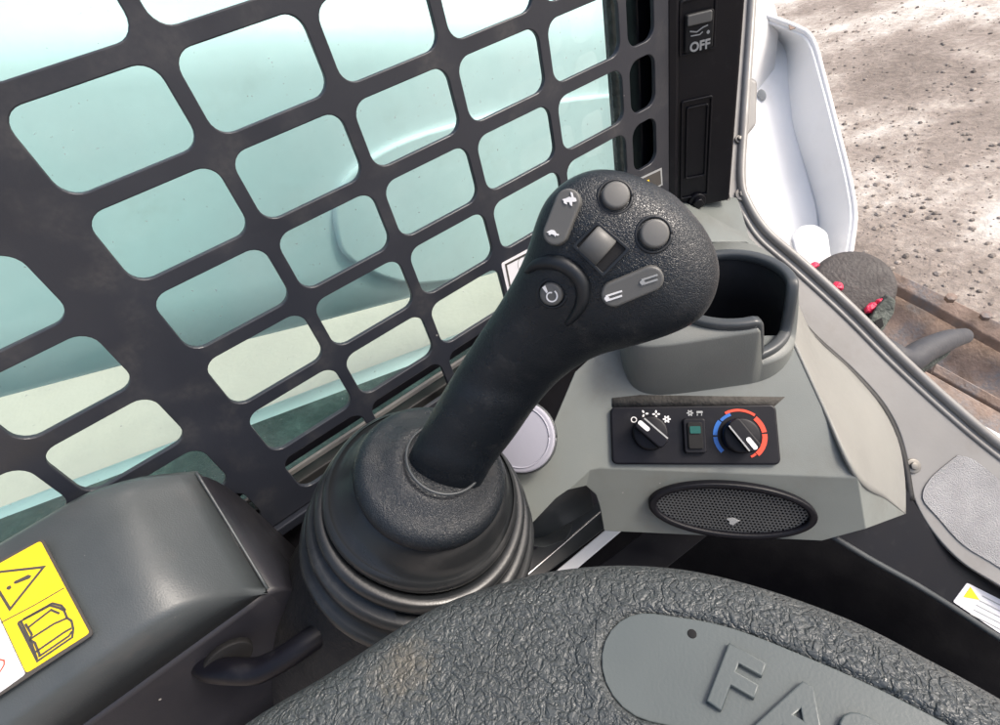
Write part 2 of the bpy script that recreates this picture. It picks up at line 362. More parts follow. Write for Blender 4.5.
fl = box('cab_floor', (0.17, -.25, .70), (1.3, 0, 0), (0, 1.5, 0), (0, 0, .03), M['floorm']); tag(fl, kind='structure')

# ------------------------------------------------------------------ side screen (punched steel plate)
YS = .4275; SX = .0975; SZ = .0646; Z0 = 1.5715; X2 = .0425
SP = Plane((0, YS, 0), (0, -1, 0), (1, 0, 0))       # local y = world z
sroot = empty('window_guard', (0.2, YS, 1.17), 'charcoal punched steel grille with rounded rectangular holes covering the side window', 'window guard')
holes = []
for k in range(-4, 7):
    zt = Z0-SZ*(k-1)-.0062; zb = Z0-SZ*k+.0062
    if k == 6: zb += .004
    cols = [(-.0495, X2-.0055)]+[(X2+SX*i+.0055, X2+SX*(i+1)-.0055) for i in range(0, 4)]+[(X2+4*SX+.0055, X2+4*SX+.043)]
    cols += [(-.172, -.0915), (-.269, -.183), (-.3665, -.280), (-.464, -.3775), (-.5615, -.475)]
    for x0, x1 in cols:
        if k >= 5 and x0 > X2+1.9*SX: continue        # blank lower front corner
        holes.append(rrect(x0, zb, x1, zt, .0125))
flat('grille_plate', [rrect(-.62, 1.176, .497, 1.84, .02)]+[h[::-1] for h in holes], SP, .005, M['screen'], sroot, bevel=.0009)
# safety decals on the plate
def quad_px(plane, pts): return [plane.px(*p) for p in pts]
q = quad_px(SP, [(498, 262), (545, 237), (560, 290), (511, 318)])
dq = flat('decal', [round_poly(q, .003)], SP, .0006, M['decal'], sroot, z=.0052)
qi = quad_px(SP, [(503.5, 263.5), (545, 242), (557, 287), (513, 311)])
qo = quad_px(SP, [(501.5, 262.5), (546, 239.5), (558.5, 288.5), (512, 313.5)])
flat('decal_border', [qo, qi[::-1]], SP, .0003, M['blackink'], dq, z=.0058)
sk = []
cx, cz = SP.px(522, 266)
for k in range(9):
    a = random.uniform(0, 6.28); L_ = [(cx+random.uniform(-.012, .012), cz+random.uniform(-.02, .02))]
    for j in range(4): L_.append((L_[-1][0]+random.uniform(-.007, .007), L_[-1][1]+random.uniform(-.008, .008)))
    sk.append(stroke(L_, .0005))
for i, s_ in enumerate(sk[:6]): pass
flat('decal_drawing', [ell(cx-.002, cz+.006, .007, .009, 20), ell(cx-.002, cz+.006, .0063, .0083, 20)[::-1],
     ell(cx+.006, cz-.008, .006, .007, 20), ell(cx+.006, cz-.008, .0054, .0064, 20)[::-1], stroke([(cx-.008, cz-.02), (cx-.002, cz-.014), (cx+.001, cz-.022)], .0008),
     stroke([(cx+.004, cz+.012), (cx+.011, cz+.006), (cx+.012, cz+.014)], .0008)], SP, .0003, M['inkgrey'], dq, z=.0058)
q2 = quad_px(SP, [(632, 179), (658, 167), (659, 184), (636, 196)])
d2 = flat('decal', [q2], SP, .0005, M['inkgrey'], sroot, z=.0052)
q3 = quad_px(SP, [(634, 180), (656.5, 169.5), (657.5, 183), (637.5, 194)])
flat('decal_face', [q3], SP, .0003, M['blackink'], d2, z=.0057)
q4 = quad_px(SP, [(640, 181), (645, 178.5), (646, 186), (642, 188)])
flat('warning_mark', [q4], SP, .0003, M['yellow'], d2, z=.006)

# ------------------------------------------------------------------ side window behind the grille
wroot = empty('side_window', (0.1, .455, 1.17), 'green tinted side window glass in a dark rubber frame behind the grille', 'window')
mk('glass_pane', [(-.62, .466, 1.17), (.49, .466, 1.17), (.49, .466, 1.9), (-.62, .466, 1.9)], [(0, 1, 2, 3)], M['glass'], wroot, smooth=False)
box('bottom_frame', (-.06, .456, 1.179), (1.12, 0, 0), (0, .026, 0), (0, 0, .02), M['seal'], wroot)
box('slide_rail', (-.06, .452, 1.198), (1.12, 0, 0), (0, .004, 0), (0, 0, .006), M['frame'], wroot, bevel=.001)
box('slide_rail', (-.06, .462, 1.206), (1.12, 0, 0), (0, .004, 0), (0, 0, .010), M['black'], wroot, bevel=.001)
box('side_frame', (.509, .470, 1.53), (.066, 0, 0), (0, .05, 0), (0, 0, .74), M['black'], wroot)
box('rubber_seal', (.459, .4575, 1.53), (.020, 0, 0), (0, .008, 0), (0, 0, .74), M['tyre'], wroot)
wall = empty('cab_side_wall', (0, .45, .7), 'dark steel cab wall below the side window', 'wall')
box('wall_panel', (0, .452, .935), (1.14, 0, 0), (0, .02, 0), (0, 0, .46), M['armdark'], wall)
box('ledge', (-.06, .432, 1.168), (1.12, 0, 0), (0, .03, 0), (0, 0, .012), M['screen'], wall)

# ------------------------------------------------------------------ loader arm outside the glass
YA = .80
def ya(px, py, y=YA): return pl(px, py, (0, y, 0), (0, 1, 0))
arm = empty('loader_arm', (0.3, YA+.1, 0), 'white painted loader arm seen through the tinted side window', 'loader arm')
lo = [(-340, 460), (-150, 430), (0, 402), (135, 366), (240, 345), (320, 325), (420, 298), (520, 268), (620, 240), (760, 190)]
P_lo = [ya(*p) for p in lo]
rings = []
for p in P_lo:
    top = 1.64-.25*p.x if p.x > -.3 else 1.715; w = .62; rr = .115
    zb = p.z
    ring = [Vector((p.x, YA, zb+.012)), Vector((p.x, YA, zb+.10))]
    ring += [Vector((p.x, YA, top-rr-.08))]
    for a in (0, 15, 30, 45, 60, 75, 90): ring.append(Vector((p.x, YA+rr*(1-math.cos(R(a))), top-rr+rr*math.sin(R(a)))))
    ring += [Vector((p.x, YA+w+.06, top)), Vector((p.x, YA+w+.08, top-.02)), Vector((p.x, YA+w+.08, zb+.01)), Vector((p.x, YA+w+.07, zb)), Vector((p.x, YA+.012, zb))]
    rings.append(ring)
loft('arm_beam', rings, M['white'], arm)
# raised gusset with a curved outline welded on the arm
gp = [(640, 92), (560, 100), (480, 118), (410, 138), (360, 165), (338, 195), (336, 230), (352, 262), (420, 285), (530, 262), (640, 225)]
solid('gusset_plate', [ya(a, b, YA-.012) for a, b in smooth2(gp, 4)], (0, .014, 0), M['white'], arm, bevel=.008)
# track frame and tyre below the arm
fe = solid('mudguard', [(-.75, .70, 1.135), (-.75, .90, 1.142), (.75, .90, .782), (.75, .70, .775)], (0, 0, -.03), M['white'], None, bevel=.008)
fe.name = 'fender'; tag(fe, 'pale flat fender sloping down forward under the loader arm outside the side window', 'fender')
sg = solid('splash_guard', [(-.75, .49, 1.312), (-.75, .64, 1.32), (.6, .64, .97), (.6, .49, .962)], (0, 0, -.02), M['tyre'], None, bevel=.006); tag(sg, 'dusty dark green rubber splash guard along the window bottom outside', 'splash guard')
ty = empty('wheel', (.1, .6, .45), 'dusty dark tyre just outside the lower edge of the side window', 'wheel')
prof = [(.55, .50), (.57, .535), (.62, .555), (.70, .56), (.75, .555), (.80, .535), (.82, .50)]
N_ = 64
rings = [[Vector((.02+r_*math.cos(2*math.pi*k/N_)*(1.0 if (k//2) % 2 or r_ < .53 else .965), y_-.04, .47+r_*1.0*math.sin(2*math.pi*k/N_)*(1.0 if (k//2) % 2 or r_ < .53 else .965))) for k in range(N_)] for y_, r_ in prof]
loft('tyre', rings, M['tyre'], ty)
disc('rim', (.02, .515, .47), (0, -1, 0), .28, .03, M['white'], ty)

# ------------------------------------------------------------------ corner pillar with switch trim
HX = Vector((.8, -.6, 0)).normalized(); PN = Vector((-.6, -.8, 0)).normalized()
pil = empty('corner_pillar', (.53, .41, 1.2), 'black corner pillar trim with OFF rocker switch and a bolt', 'pillar')
PO = Vector((.497, .4275, 0)) - PN*0.0
PP = Plane(PO, PN, HX)                                # local y = world z
def ppx(px, py): return PP.px(px, py)
(xa, za) = ppx(672, 203); (xb, zb) = ppx(727, 211)
xl = -.004; xr = .080; zbot = (za+zb)/2
flat('trim_panel', [round_poly([(xl, zbot), (xr, zbot), (xr, 2.0), (xl, 2.0)], .004)], PP, .018, M['black'], pil, bevel=.003, z=-.02)
flat('edge_bead', [round_poly([(xl+.004, zbot+.002), (xl+.018, zbot+.002), (xl+.018, 2.0), (xl+.004, 2.0)], .003)], PP, .010, M['black'], pil, bevel=.004, z=-.006)
def frame_loops(pts, w, r=.003):
    cx = sum(p[0] for p in pts)/len(pts); cy = sum(p[1] for p in pts)/len(pts)
    inner = [(p[0]+(w if p[0] < cx else -w), p[1]+(w if p[1] < cy else -w)) for p in pts]
    return [round_poly(pts, r), round_poly(inner, r*.6)[::-1]]
def prect(x0, y0, x1, y1):
    a = PP.px(x0, y1); b = PP.px(x1, y0); return [(a[0], a[1]), (b[0], a[1]), (b[0], b[1]), (a[0], b[1])]
sw = prect(684, 8, 714, 54); bz = prect(679, -8, 718, 58)
flat('switch_bezel', frame_loops(bz, .0025), PP, .0022, M['black'], pil, bevel=.0008, z=-.0022)
rk = flat('rocker_switch', [round_poly(sw, .003)], PP, .006, M['matblack'], pil, bevel=.0015, z=-.003)
a0, b0 = PP.px(686, 26); a1, b1 = PP.px(711, 9)
flat('switch_tip', [round_poly([(a0, b0), (a1, b0), (a1, b1), (a0, b1)], .002)], PP, .004, M['button'], rk, bevel=.001, z=.002)
cx, cz = PP.px(699, 45.5)
text('off_mark', 'OFF', .0125, PP, cx, cz, .0004, M['inkgrey'], rk, bold=.0004, z=.0031, sx=.95)
cx, cz = PP.px(698, 31)
flat('arm_pictogram', [stroke([(cx-.009, cz+.002), (cx-.002, cz), (cx+.004, cz+.003), (cx+.009, cz+.004)], .0012), stroke([(cx-.008, cz-.0025), (cx+.001, cz-.003), (cx+.004, cz-.001)], .0011),
     ell(cx+.0095, cz-.0025, .0016, .0018, 10)], PP, .0003, M['inkgrey'], rk, z=.0031)
for k, (x0, y0, x1, y1) in enumerate([(680, 95, 713, 200), (685, 103, 709, 180)]):
    flat('blank_ridge' if k else 'blank_bezel', frame_loops(prect(x0, y0, x1, y1), .0022), PP, .003, M['black'], pil, bevel=.0009, z=-.0022)
cx, cz = PP.px(697, 201)
bo = disc('bolt', PP.p(cx, cz, -.002), PN, .0105, .005, M['black'], pil, xd=HX)
disc('bolt_head', PP.p(cx, cz, .003), PN, .0065, .006, M['black'], bo, sides=6, xd=HX)

# ------------------------------------------------------------------ door frame: jamb post flowing into the sill
FA, FB, FC = at(740, 190, .70), at(900, 420, .63), at(1000, 520, .60)
FN = (FB-FA).cross(FC-FA).normalized()
if FN.dot(EYE-FA) < 0: FN = -FN
FP = Plane(FA, FN, FC-FA)
def fpx(P): return [FP.px(*p) for p in P]
door = empty('door_frame', FP.p(.2, 0, -.2), 'worn grey metal door frame curving from the post down into the sill', 'door frame')
outer = [(754, -60), (752, 0), (744, 120), (741, 180), (748, 205), (766, 232), (800, 262), (850, 308), (900, 358), (950, 404), (1000, 446), (1080, 505), (1150, 560)]
inner = [(1150, 700), (1060, 625), (1000, 586), (962, 562), (932, 530), (914, 497), (908, 462), (898, 428), (880, 398), (850, 366), (810, 330), (788, 300), (768, 262), (745, 236), (731, 205), (727, 180), (731, 120), (738, 0), (740, -60)]
flange = flat('flange', [fpx(smooth2(outer)+smooth2(inner))], FP, .006, M['frame'], door, bevel=.0015, z=-.006)
# rolled outer lip, inner dark seal
tube('rolled_lip', [FP.p(*FP.px(*p), .002) for p in outer], .0055, M['frame'], door, n=12)
tube('rolled_lip', [FP.p(*FP.px(p[0]-7, p[1]+7), .000) for p in outer[4:]], .003, M['frame'], door, n=10)
sealp = [(739, -60), (736, 0), (729, 120), (724, 180), (729, 212), (742, 240), (764, 268), (785, 304), (810, 335), (848, 371), (877, 403), (893, 432), (903, 465), (909, 500)]
tube('door_seal', [FP.p(*FP.px(*p), .001) for p in sealp], .0052, M['seal'], door, n=12)
grip_px = [(957, 455), (975, 461), (1010, 490), (1060, 535), (1120, 590), (1110, 660), (1050, 605), (1000, 568), (963, 545), (938, 518), (922, 498), (930, 478)]
flat('grit_pad', [fpx(smooth2(grip_px+grip_px[:1], 4)[:-1])], FP, .0012, M['grit'], door, z=.0005)
for (x, y, r_, mm) in [(912, 466, .0085, 'bolt'), (790, 287, .0065, 'steel'), (742, 195, .0095, 'bolt'), (739, 140, .006, 'bolt')]:
    a, b = FP.px(x, y); wv = disc('bolt', FP.p(a, b, 0), FN, r_, .003, M[mm], door)
    disc('bolt_head', FP.p(a, b, .002), FN, r_*.55, .004, M[mm], wv, sides=6)
# front edge of the sill, so the flange is a channel and not a sheet
sidewall = []
ow = smooth2(outer); top_ = [FP.p(*FP.px(*p), -.003) for p in ow]
dv = -FN*.06
loft('front_return', [top_, [p+dv for p in top_]], M['frame'], door, cap0=False, cap1=False, closed=False, solid=.003)

# dark kick panel under the sill with a warning decal
kick = empty('sill_kick_panel', at(900, 590, .66), 'black kick panel under the door sill with a grey lower edge and warning decal', 'panel')
KA, KB, KC = at(840, 535, .60), at(1000, 640, .60), at(1000, 586, .605)
KN = (KB-KA).cross(KC-KA).normalized(); KN = KN if KN.dot(EYE-KA) > 0 else -KN
KP = Plane(KA, KN, KB-KA)
kp = [(800, 512), (905, 485), (935, 535), (965, 565), (1002, 590), (1080, 640), (1080, 692), (1000, 640), (920, 588), (836, 536)]
flat('panel_face', [[KP.px(*p) for p in kp]], KP, .004, M['black'], kick, z=-.006)
tube('lower_edge', [KP.p(*KP.px(*p), 0) for p in [(832, 536), (870, 559), (925, 590), (1000, 638), (1080, 690)]], .0035, M['rim'], kick, n=10)
dk = flat('decal', [round_poly([KP.px(*p) for p in [(968, 583), (1030, 614), (1018, 645), (954, 602)]], .002)], KP, .0008, M['decal'], kick, z=-.0018)
tq = [KP.px(*p) for p in [(971, 587), (980, 600), (964, 597)]]
flat('warning_triangle', [tq], KP, .0004, M['yellow'], dk, z=-.0009)
for k in range(5):
    A_, B_ = KP.px(983+k*-3, 596+k*4.5), KP.px(1012+k*-2, 611+k*5)
    flat('decal_line', [stroke([A_, B_], .0012)], KP, .0003, M['inkgrey'], dk, z=-.0009)

# ------------------------------------------------------------------ corner console
MN = Vector((-.36, -.48, .80)).normalized()
MO = at(690, 435, .5)
MP = Plane(MO, MN, CR)
con = empty('corner_console', at(690, 540, .62), 'grey moulded corner console holding heater controls and an oval speaker', 'console')
def mp(px, py, off=0): a, b = MP.px(px, py); return MP.p(a, b, off)
LN_ = Vector((-.45, -.60, .30)).normalized()       # lower face leans back underneath
hd = (mp(858, 478)-mp(600, 468)).normalized(); LN_ = (LN_-hd*LN_.dot(hd)).normalized()
def lp(px, py): return pl(px, py, mp(600, 468), LN_)
V = {}
V['A'] = mp(600, 468); V['B'] = mp(858, 478); V['C'] = mp(792, 335); V['D'] = mp(612, 338); V['E'] = mp(575, 372)
V['F'] = mp(548, 436); V['G'] = mp(498, 482); V['H'] = mp(508, 512); V['I'] = mp(520, 536); V['J'] = mp(556, 498); V['J1'] = mp(568, 490)
V['K'] = lp(604, 531); V['L'] = lp(822, 541); V['M_'] = lp(866, 529)
V['N'] = at(906, 514, .575); V['J2'] = lp(586, 486); V['J3'] = lp(596, 495); V['J4'] = lp(600, 508)
V['A2'] = mp(590, 470)
# right bevel outline
V['b0'] = at(791, 286, .60); V['b1'] = at(812, 333, .595); V['b2'] = at(850, 370, .59); V['b3'] = at(880, 405, .585); V['b4'] = at(898, 440, .58); V['b5'] = at(905, 478, .577)
V['t0'] = at(676, 200, .70); V['t1'] = at(736, 200, .70); V['t2'] = at(748, 240, .66); V['t3'] = at(600, 215, .62)
V['q1'] = at(640, 245, .60); V['q2'] = at(745, 245, .60); V['q3'] = at(792, 276, .59)
keys = list(V); ix = {k: i for i, k in enumerate(keys)}
def fc(s): return tuple(ix[k] for k in s.split())
faces = [fc('A A2 J1 J I H G F E D C B'), fc('A B M_ L K J4 J3 J2'), fc('A J2 A2'), fc('A2 J2 J1'), fc('B N M_'), fc('t3 t0 t1 t2 b0 q3 q2 q1')]
me = [V[k] for k in keys]
mk('console_shell', me, faces, M['grey'], con, bevel=.012, solid=.004, bseg=6)
# side bevel as its own mesh, door light painted in by a lighter grey
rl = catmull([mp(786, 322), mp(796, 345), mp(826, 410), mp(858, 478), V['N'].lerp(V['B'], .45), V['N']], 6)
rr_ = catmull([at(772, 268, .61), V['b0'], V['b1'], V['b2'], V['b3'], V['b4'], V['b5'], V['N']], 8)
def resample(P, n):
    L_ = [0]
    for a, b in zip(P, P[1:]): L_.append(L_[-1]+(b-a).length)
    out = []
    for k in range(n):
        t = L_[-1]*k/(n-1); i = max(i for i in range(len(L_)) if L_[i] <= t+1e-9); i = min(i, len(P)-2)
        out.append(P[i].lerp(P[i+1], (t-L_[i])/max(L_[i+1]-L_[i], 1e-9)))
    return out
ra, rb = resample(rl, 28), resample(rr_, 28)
loft('side_moulding', [[a.lerp(b, t)+(EYE-a).normalized()*(.0015+.006*math.sin(math.pi*t)*min(1, (27-i)/6)) for i, (a, b) in enumerate(zip(ra, rb))] for t in (0, .06, .15, .3, .5, .7, .85, .94, 1)], M['greylit'], con, closed=False, cap0=False, cap1=False, solid=.003)
# recess pocket wall and floor seen in the arch opening
pk = at(560, 520, .62)
mk('pocket_wall', [lp(588, 487)+Vector((.03, .04, 0)), lp(604, 540)+Vector((.03, .05, -.03)), at(500, 560, .62), at(520, 470, .60)], [(0, 1, 2, 3)], M['rim'], con, solid=.004)
# ---- heater control panel
s = .5/530
cpn = flat('control_panel', [rrect(-77.5*s, -29*s, 81*s, 29*s, .0055)], MP, .006, M['black'], con, bevel=.0018, z=-.001)
mk('dirt_strip', [MP.p(*MP.px(x, y), .0008) for x, y in [(612, 398), (640, 395), (700, 396), (785, 397), (777, 404), (770, 410), (700, 405), (660, 408), (612, 407)]], [tuple(range(9))], M['dirt'], con, solid=.001)
ZP = .0052
def loc(px, py): return MP.px(px, py)
def knob(px, py, ang, name):
    a, b = loc(px, py)
    k = disc(name, MP.p(a, b, ZP), MN, 17*s, .010, M['black'], con, bev=.002, xd=MP.x)
    ca, sa = math.cos(ang), math.sin(ang)
    L_ = rrect(-17*s, -6.5*s, 17*s, 6.5*s, 4*s)
    flat('grip_bar', [[(a+x*ca-y*sa, b+x*sa+y*ca) for x, y in L_]], MP, .012, M['black'], k, bevel=.0015, z=ZP+.006)
    L2 = rrect(3*s, -2.2*s, 16*s, 2.2*s, 2*s)
    flat('pointer', [[(a+x*ca-y*sa, b+x*sa+y*ca) for x, y in L2]], MP, .0006, M['ink'], k, z=ZP+.018)
    L3 = rrect(-15*s, -6.6*s, 14*s, -5.2*s, .5*s)
    flat('edge_line', [[(a+x*ca-y*sa, b+x*sa+y*ca) for x, y in L3]], MP, .0005, M['inkgrey'], k, z=ZP+.0175)
knob(649, 433.5, R(137), 'fan_knob'); knob(738, 436, R(-55), 'temperature_knob')
# rocker
a, b = loc(693, 436)
rk2 = flat('rocker_switch', [rrect(a-10.5*s, b-17*s, a+10.5*s, b+17*s, 3*s)], MP, .005, M['black'], con, bevel=.0012, z=ZP)
flat('rocker_cap', [rrect(a-7*s, b-13*s, a+7*s, b+13*s, 2*s)], MP, .004, M['matblack'], rk2, bevel=.001, z=ZP+.0035)
flat('indicator_lens', [rrect(a-5*s, b+2*s, a+5*s, b+9*s, 1*s)], MP, .0012, M['green'], rk2, z=ZP+.0072)
# dial scale arcs
a, b = loc(738, 436)
def arc(r_, w_, A0, A1, mat_, nm='dial_scale'):
    P = [(a+r_*math.cos(R(A0+(A1-A0)*k/14)), b+r_*math.sin(R(A0+(A1-A0)*k/14))) for k in range(15)]
    flat(nm, [stroke(P, w_)], MP, .0004, M[mat_], cpn, z=ZP)
arc(22.5*s, 4*s, 222, 182, 'blue'); arc(22.5*s, 4*s, 178, 140, 'blue'); arc(22*s, 3*s, 137, 108, 'blue'); 
arc(25*s, 2.5*s, 118, 52, 'red'); arc(23*s, 4.6*s, 48, 8, 'red'); arc(23*s, 4.6*s, 4, -50, 'red'); arc(22*s, 2*s, -52, -66, 'red')
# small printed symbols
a, b = loc(633.5, 420)
flat('off_ring', [ell(a, b, 3.1*s, 3.1*s, 20), ell(a, b, 2.1*s, 2.1*s, 20)[::-1]], MP, .0004, M['ink'], cpn, z=ZP)
def fan(px, py, n_, r_, mt='inkgrey'):
    a, b = loc(px, py); loops = [ell(a, b, .7*s, .7*s, 8)]
    for k in range(n_):
        A0 = 2*math.pi*k/n_; loops.append(rot2(ell(a+r_*.62*s, b, r_*.42*s, r_*.26*s, 10), A0, (a, b)))
    for L_ in loops: yield L_
for (x, y, n_) in [(644, 414, 3), (655.5, 414.5, 4), (666, 419.5, 6)]:
    L_ = list(fan(x, y, n_, 3.8)); flat('fan_symbol', L_[1:], MP, .0004, M['ink'], cpn, z=ZP)
L_ = list(fan(689, 413.5, 6, 3.2)); flat('frost_symbol', L_[1:], MP, .0004, M['inkgrey'], cpn, z=ZP)
a, b = loc(698.5, 413.5); flat('demist_symbol', [rrect(a-3*s, b, a+3*s, b+2*s, .5*s), stroke([(a-2*s, b-.6*s), (a-2.5*s, b-2.6*s)], .9*s), stroke([(a+2*s, b-.6*s), (a+1.5*s, b-2.6*s)], .9*s)], MP, .0004, M['inkgrey'], cpn, z=ZP)
# ---- speaker
LPn = Plane(lp(730, 508), LN_, CR)
sa, sb = LPn.px(645, 505); sc_, sd_ = LPn.px(815, 508); cx, cz = LPn.px(730, 508)
_, tA = LPn.px(730, 481); _, tB = LPn.px(730, 536)
rx, ry = (sc_-sa)/2, (tA-tB)/2
spn = flat('speaker_ring', [ell(cx, cz, rx, ry, 64), ell(cx, cz, rx*.90, ry*.79, 64)[::-1]], LPn, .008, M['black'], con, bevel=.0022, z=-.001)
spn['label'] = 'black oval speaker ring on the lower console face'
st = .0034; gv, gf = [], []; j = 0; y_ = -ry
while y_ < ry:
    x_ = -rx+(st/2 if j % 2 else 0)
    while x_ < rx:
        if (x_/(rx*.93))**2+(y_/(ry*.84))**2 < 1:
            b_ = len(gv)
            for k in range(6):
                a = R(30+60*k); gv.append(LPn.p(cx+x_+st/3**.5*math.cos(a), cz+y_+st/3**.5*math.sin(a), .0030))
            for k in range(6):
                a = R(30+60*k); gv.append(LPn.p(cx+x_+st*.36*math.cos(a), cz+y_+st*.36*math.sin(a), .0030))
            gf += [(b_+k, b_+(k+1) % 6, b_+6+(k+1) % 6, b_+6+k) for k in range(6)]
        x_ += st
    y_ += st*.866; j += 1
mk('speaker_grille', gv, gf, M['mesh'], spn, smooth=False, solid=.001)
flat('speaker_backing', [ell(cx, cz, rx*.93, ry*.84, 48)], LPn, .001, M['matblack'], spn, z=-.0005)
a, b = LPn.px(732, 519); flat('speaker_badge', [[(a-.006, b+.002), (a-.001, b+.004), (a+.006, b+.0015), (a+.003, b-.001), (a+.001, b-.004), (a-.003, b-.003), (a-.003, b)]], LPn, .001, M['inkgrey'], spn, z=.0028)

# ---- cup holder
cc = at(727, 288, .5); cup = empty('cup_holder', cc-Vector((0, 0, .09)), 'grey cup holder with dark rim and a notch beside the door', 'cup holder')
GX = Vector((.8, -.6, 0)); GY = Vector((.6, .8, 0))
RO, RI, ZR = .0565, .0515, cc.z
def notch(phi):
    # drop of the wall between two angles (degrees, 0 = +GX, ccw); mouth at the front right
    d = (math.degrees(phi)+360) % 360
    lo_, hi_ = 278, 325
    e = 7
    def sm(t): t = max(0, min(1, t)); return t*t*(3-2*t)
    return .042*sm((d-lo_)/e)*(1-sm((d-hi_)/e/3.6))
def body_r(phi):
    x, y = math.cos(phi), math.sin(phi)
    # rounded block: right and front follow the cup, left runs out to the side
    best = 1e9
    xr_, xl_, yf, yb = .0600, -.106, -.0620, .085
    if x > 0: best = min(best, xr_/x)
    if x < 0: best = min(best, xl_/x)
    if y < 0: best = min(best, yf/y)
    if y > 0: best = min(best, yb/y)
    n_ = 5.
    if x > 0 and y < 0: best = (abs(x/xr_)**n_*0+abs(x/xr_)**2.6+abs(y/yf)**2.6)**(-1/2.6)
    elif x < 0 and y < 0: best = (abs(x/xl_)**6+abs(y/yf)**6)**(-1/6)
    elif x > 0: best = (abs(x/xr_)**3+abs(y/yb)**3)**(-1/3)
    else: best = (abs(x/xl_)**6+abs(y/yb)**6)**(-1/6)
    return best
NP_ = 240; PH = [2*math.pi*k/NP_ for k in range(NP_)]
def cpt(r_, phi, z): return cc*1+GX*r_*math.cos(phi)+GY*r_*math.sin(phi)+Vector((0, 0, z))
rings = []
zl = -.092
rings.append([cpt(body_r(p)*.985, p, zl) for p in PH]); rings.append([cpt(body_r(p), p, zl+.003) for p in PH])
rings.append([cpt(body_r(p), p, -.006-notch(p)) for p in PH]); rings.append([cpt(body_r(p)*.99, p, -.003-notch(p)) for p in PH])
rings.append([cpt(RO, p, -.001-notch(p)) for p in PH])
loft('holder_body', rings, M['cup'], cup, cap1=False, cap0=False)
rings = [[cpt(RO-.001, p, -.002-notch(p)) for p in PH], [cpt(RI, p, -.003-notch(p)) for p in PH], [cpt(RI*.96, p, -.05) for p in PH], [cpt(RI*.90, p, -.11) for p in PH], [cpt(RI*.84, p, -.115) for p in PH]]
loft('cup_well', rings, M['matblack'], cup, cap0=False, cap1=True)
# rim: flattened band following the top edge
rings = []
for k, p in enumerate(PH):
    c_ = cpt((RO+RI)/2+.001, p, .001-notch(p)); q_ = cpt((RO+RI)/2+.001, PH[(k+1) % NP_], .001-notch(PH[(k+1) % NP_])); t = (q_-c_).normalized()
    e1 = (GX*math.cos(p)+GY*math.sin(p)); e2 = t.cross(e1).normalized()
    rings.append([c_+e1*.0052*math.copysign(abs(math.cos(a))**.6, math.cos(a))+e2*.0045*math.copysign(abs(math.sin(a))**.6, math.sin(a)) for a in [2*math.pi*j/14 for j in range(14)]])
rings.append(rings[0]); loft('rim', rings, M['rim'], cup, cap0=False, cap1=False)

# ---- pale round lid lying on the console shoulder
LC = mp(524, 437, .012)
lid = disc('jar_lid', LC, (MN+Vector((-.25, 0, .1))).normalized(), .034, .010, M['lid'], None, bev=.002, seg=48)
tag(lid, 'pale lavender round lid wedged between console and joystick', 'lid')
tube('lid_rim', [LC+(Plane(LC, MN+Vector((-.25, 0, .1)), CR).x*math.cos(a)+Plane(LC, MN+Vector((-.25, 0, .1)), CR).y*math.sin(a))*.0335+(MN+Vector((-.25, 0, .1))).normalized()*.004 for a in [2*math.pi*k/48 for k in range(49)]], .0022, M['rim'], lid, n=8, smooth_n=1)
tube('lid_groove', [LC+(Plane(LC, MN+Vector((-.25, 0, .1)), CR).x*math.cos(a)+Plane(LC, MN+Vector((-.25, 0, .1)), CR).y*math.sin(a))*.029+(MN+Vector((-.25, 0, .1))).normalized()*.0098 for a in [2*math.pi*k/48 for k in range(49)]], .0009, M['lid'], lid, n=8, smooth_n=1)
# ---- rails below the console
rail = empty('seat_rail', at(600, 560, .66), 'silver metal rail running under the console behind the padded bar', 'rail')
def bar3(name, a, b, w, h, mat_, parent, bevel=.001):
    a, b = Vector(a), Vector(b); t = (b-a); n_ = (EYE-(a+b)/2).normalized(); sdir = t.cross(n_).normalized(); n2 = sdir.cross(t).normalized()
    return box(name, (a+b)/2, t, sdir*w, n2*h, mat_, parent, bevel)
bar3('bright_strip', at(540, 592, .60), at(640, 508, .66), .013, .006, M['white'], rail)
bar3('dark_channel', at(500, 592, .62), at(615, 505, .68), .030, .006, M['rim'], rail)
bar3('thin_edge', at(512, 588, .60), at(600, 512, .66), .0022, .006, M['steel'], rail)
bar3('dark_channel', at(590, 600, .66), at(700, 515, .72), .05, .006, M['black'], rail)
latch = solid('floor_latch', [at(520, 545, .60), at(548, 527, .62), at(572, 530, .62), at(566, 540, .60), at(545, 548, .59)], (0.01, .01, -.01), M['armbox'], None, bevel=.002)
tag(latch, 'small dark latch block in the opening under the console', 'latch')

# ------------------------------------------------------------------ joystick
joy = empty('joystick', at(400, 600, .44), 'black rubber joystick with grey buttons and a ribbed bellows boot', 'joystick')
# grip: sections given by left and right outline points, depth and half thickness
SEC = [((400, 478), (470, 503), .386, .0255), ((409, 455), (484, 480), .366, .0255), ((417, 439), (495, 462), .358, .0255), ((430, 415), (515, 436), .346, .0258), ((449, 382), (539, 402), .332, .0262), ((471, 347), (564, 376), .316, .0262),
       ((494, 312), (596, 356), .300, .0258), ((513, 281), (634, 345), .285, .0250), ((527, 251), (672, 332), .274, .0240), ((536, 222), (699, 316), .266, .0230),
       ((547, 199), (714, 291), .261, .0220), ((566, 181), (717, 263), .259, .0210), ((592, 170), (707, 234), .259, .0190), ((620, 171), (690, 211), .261, .0160), ((640, 177), (672, 193), .263, .010)]
NS = 40; ringsG = []
import itertools
Ls = catmull([Vector((a[0], a[1], 0)) for a, b, d, h in SEC], 4); Rs = catmull([Vector((b[0], b[1], 0)) for a, b, d, h in SEC], 4)
Dh = catmull([Vector((d, h, i)) for i, (a, b, d, h) in enumerate(SEC)], 4)
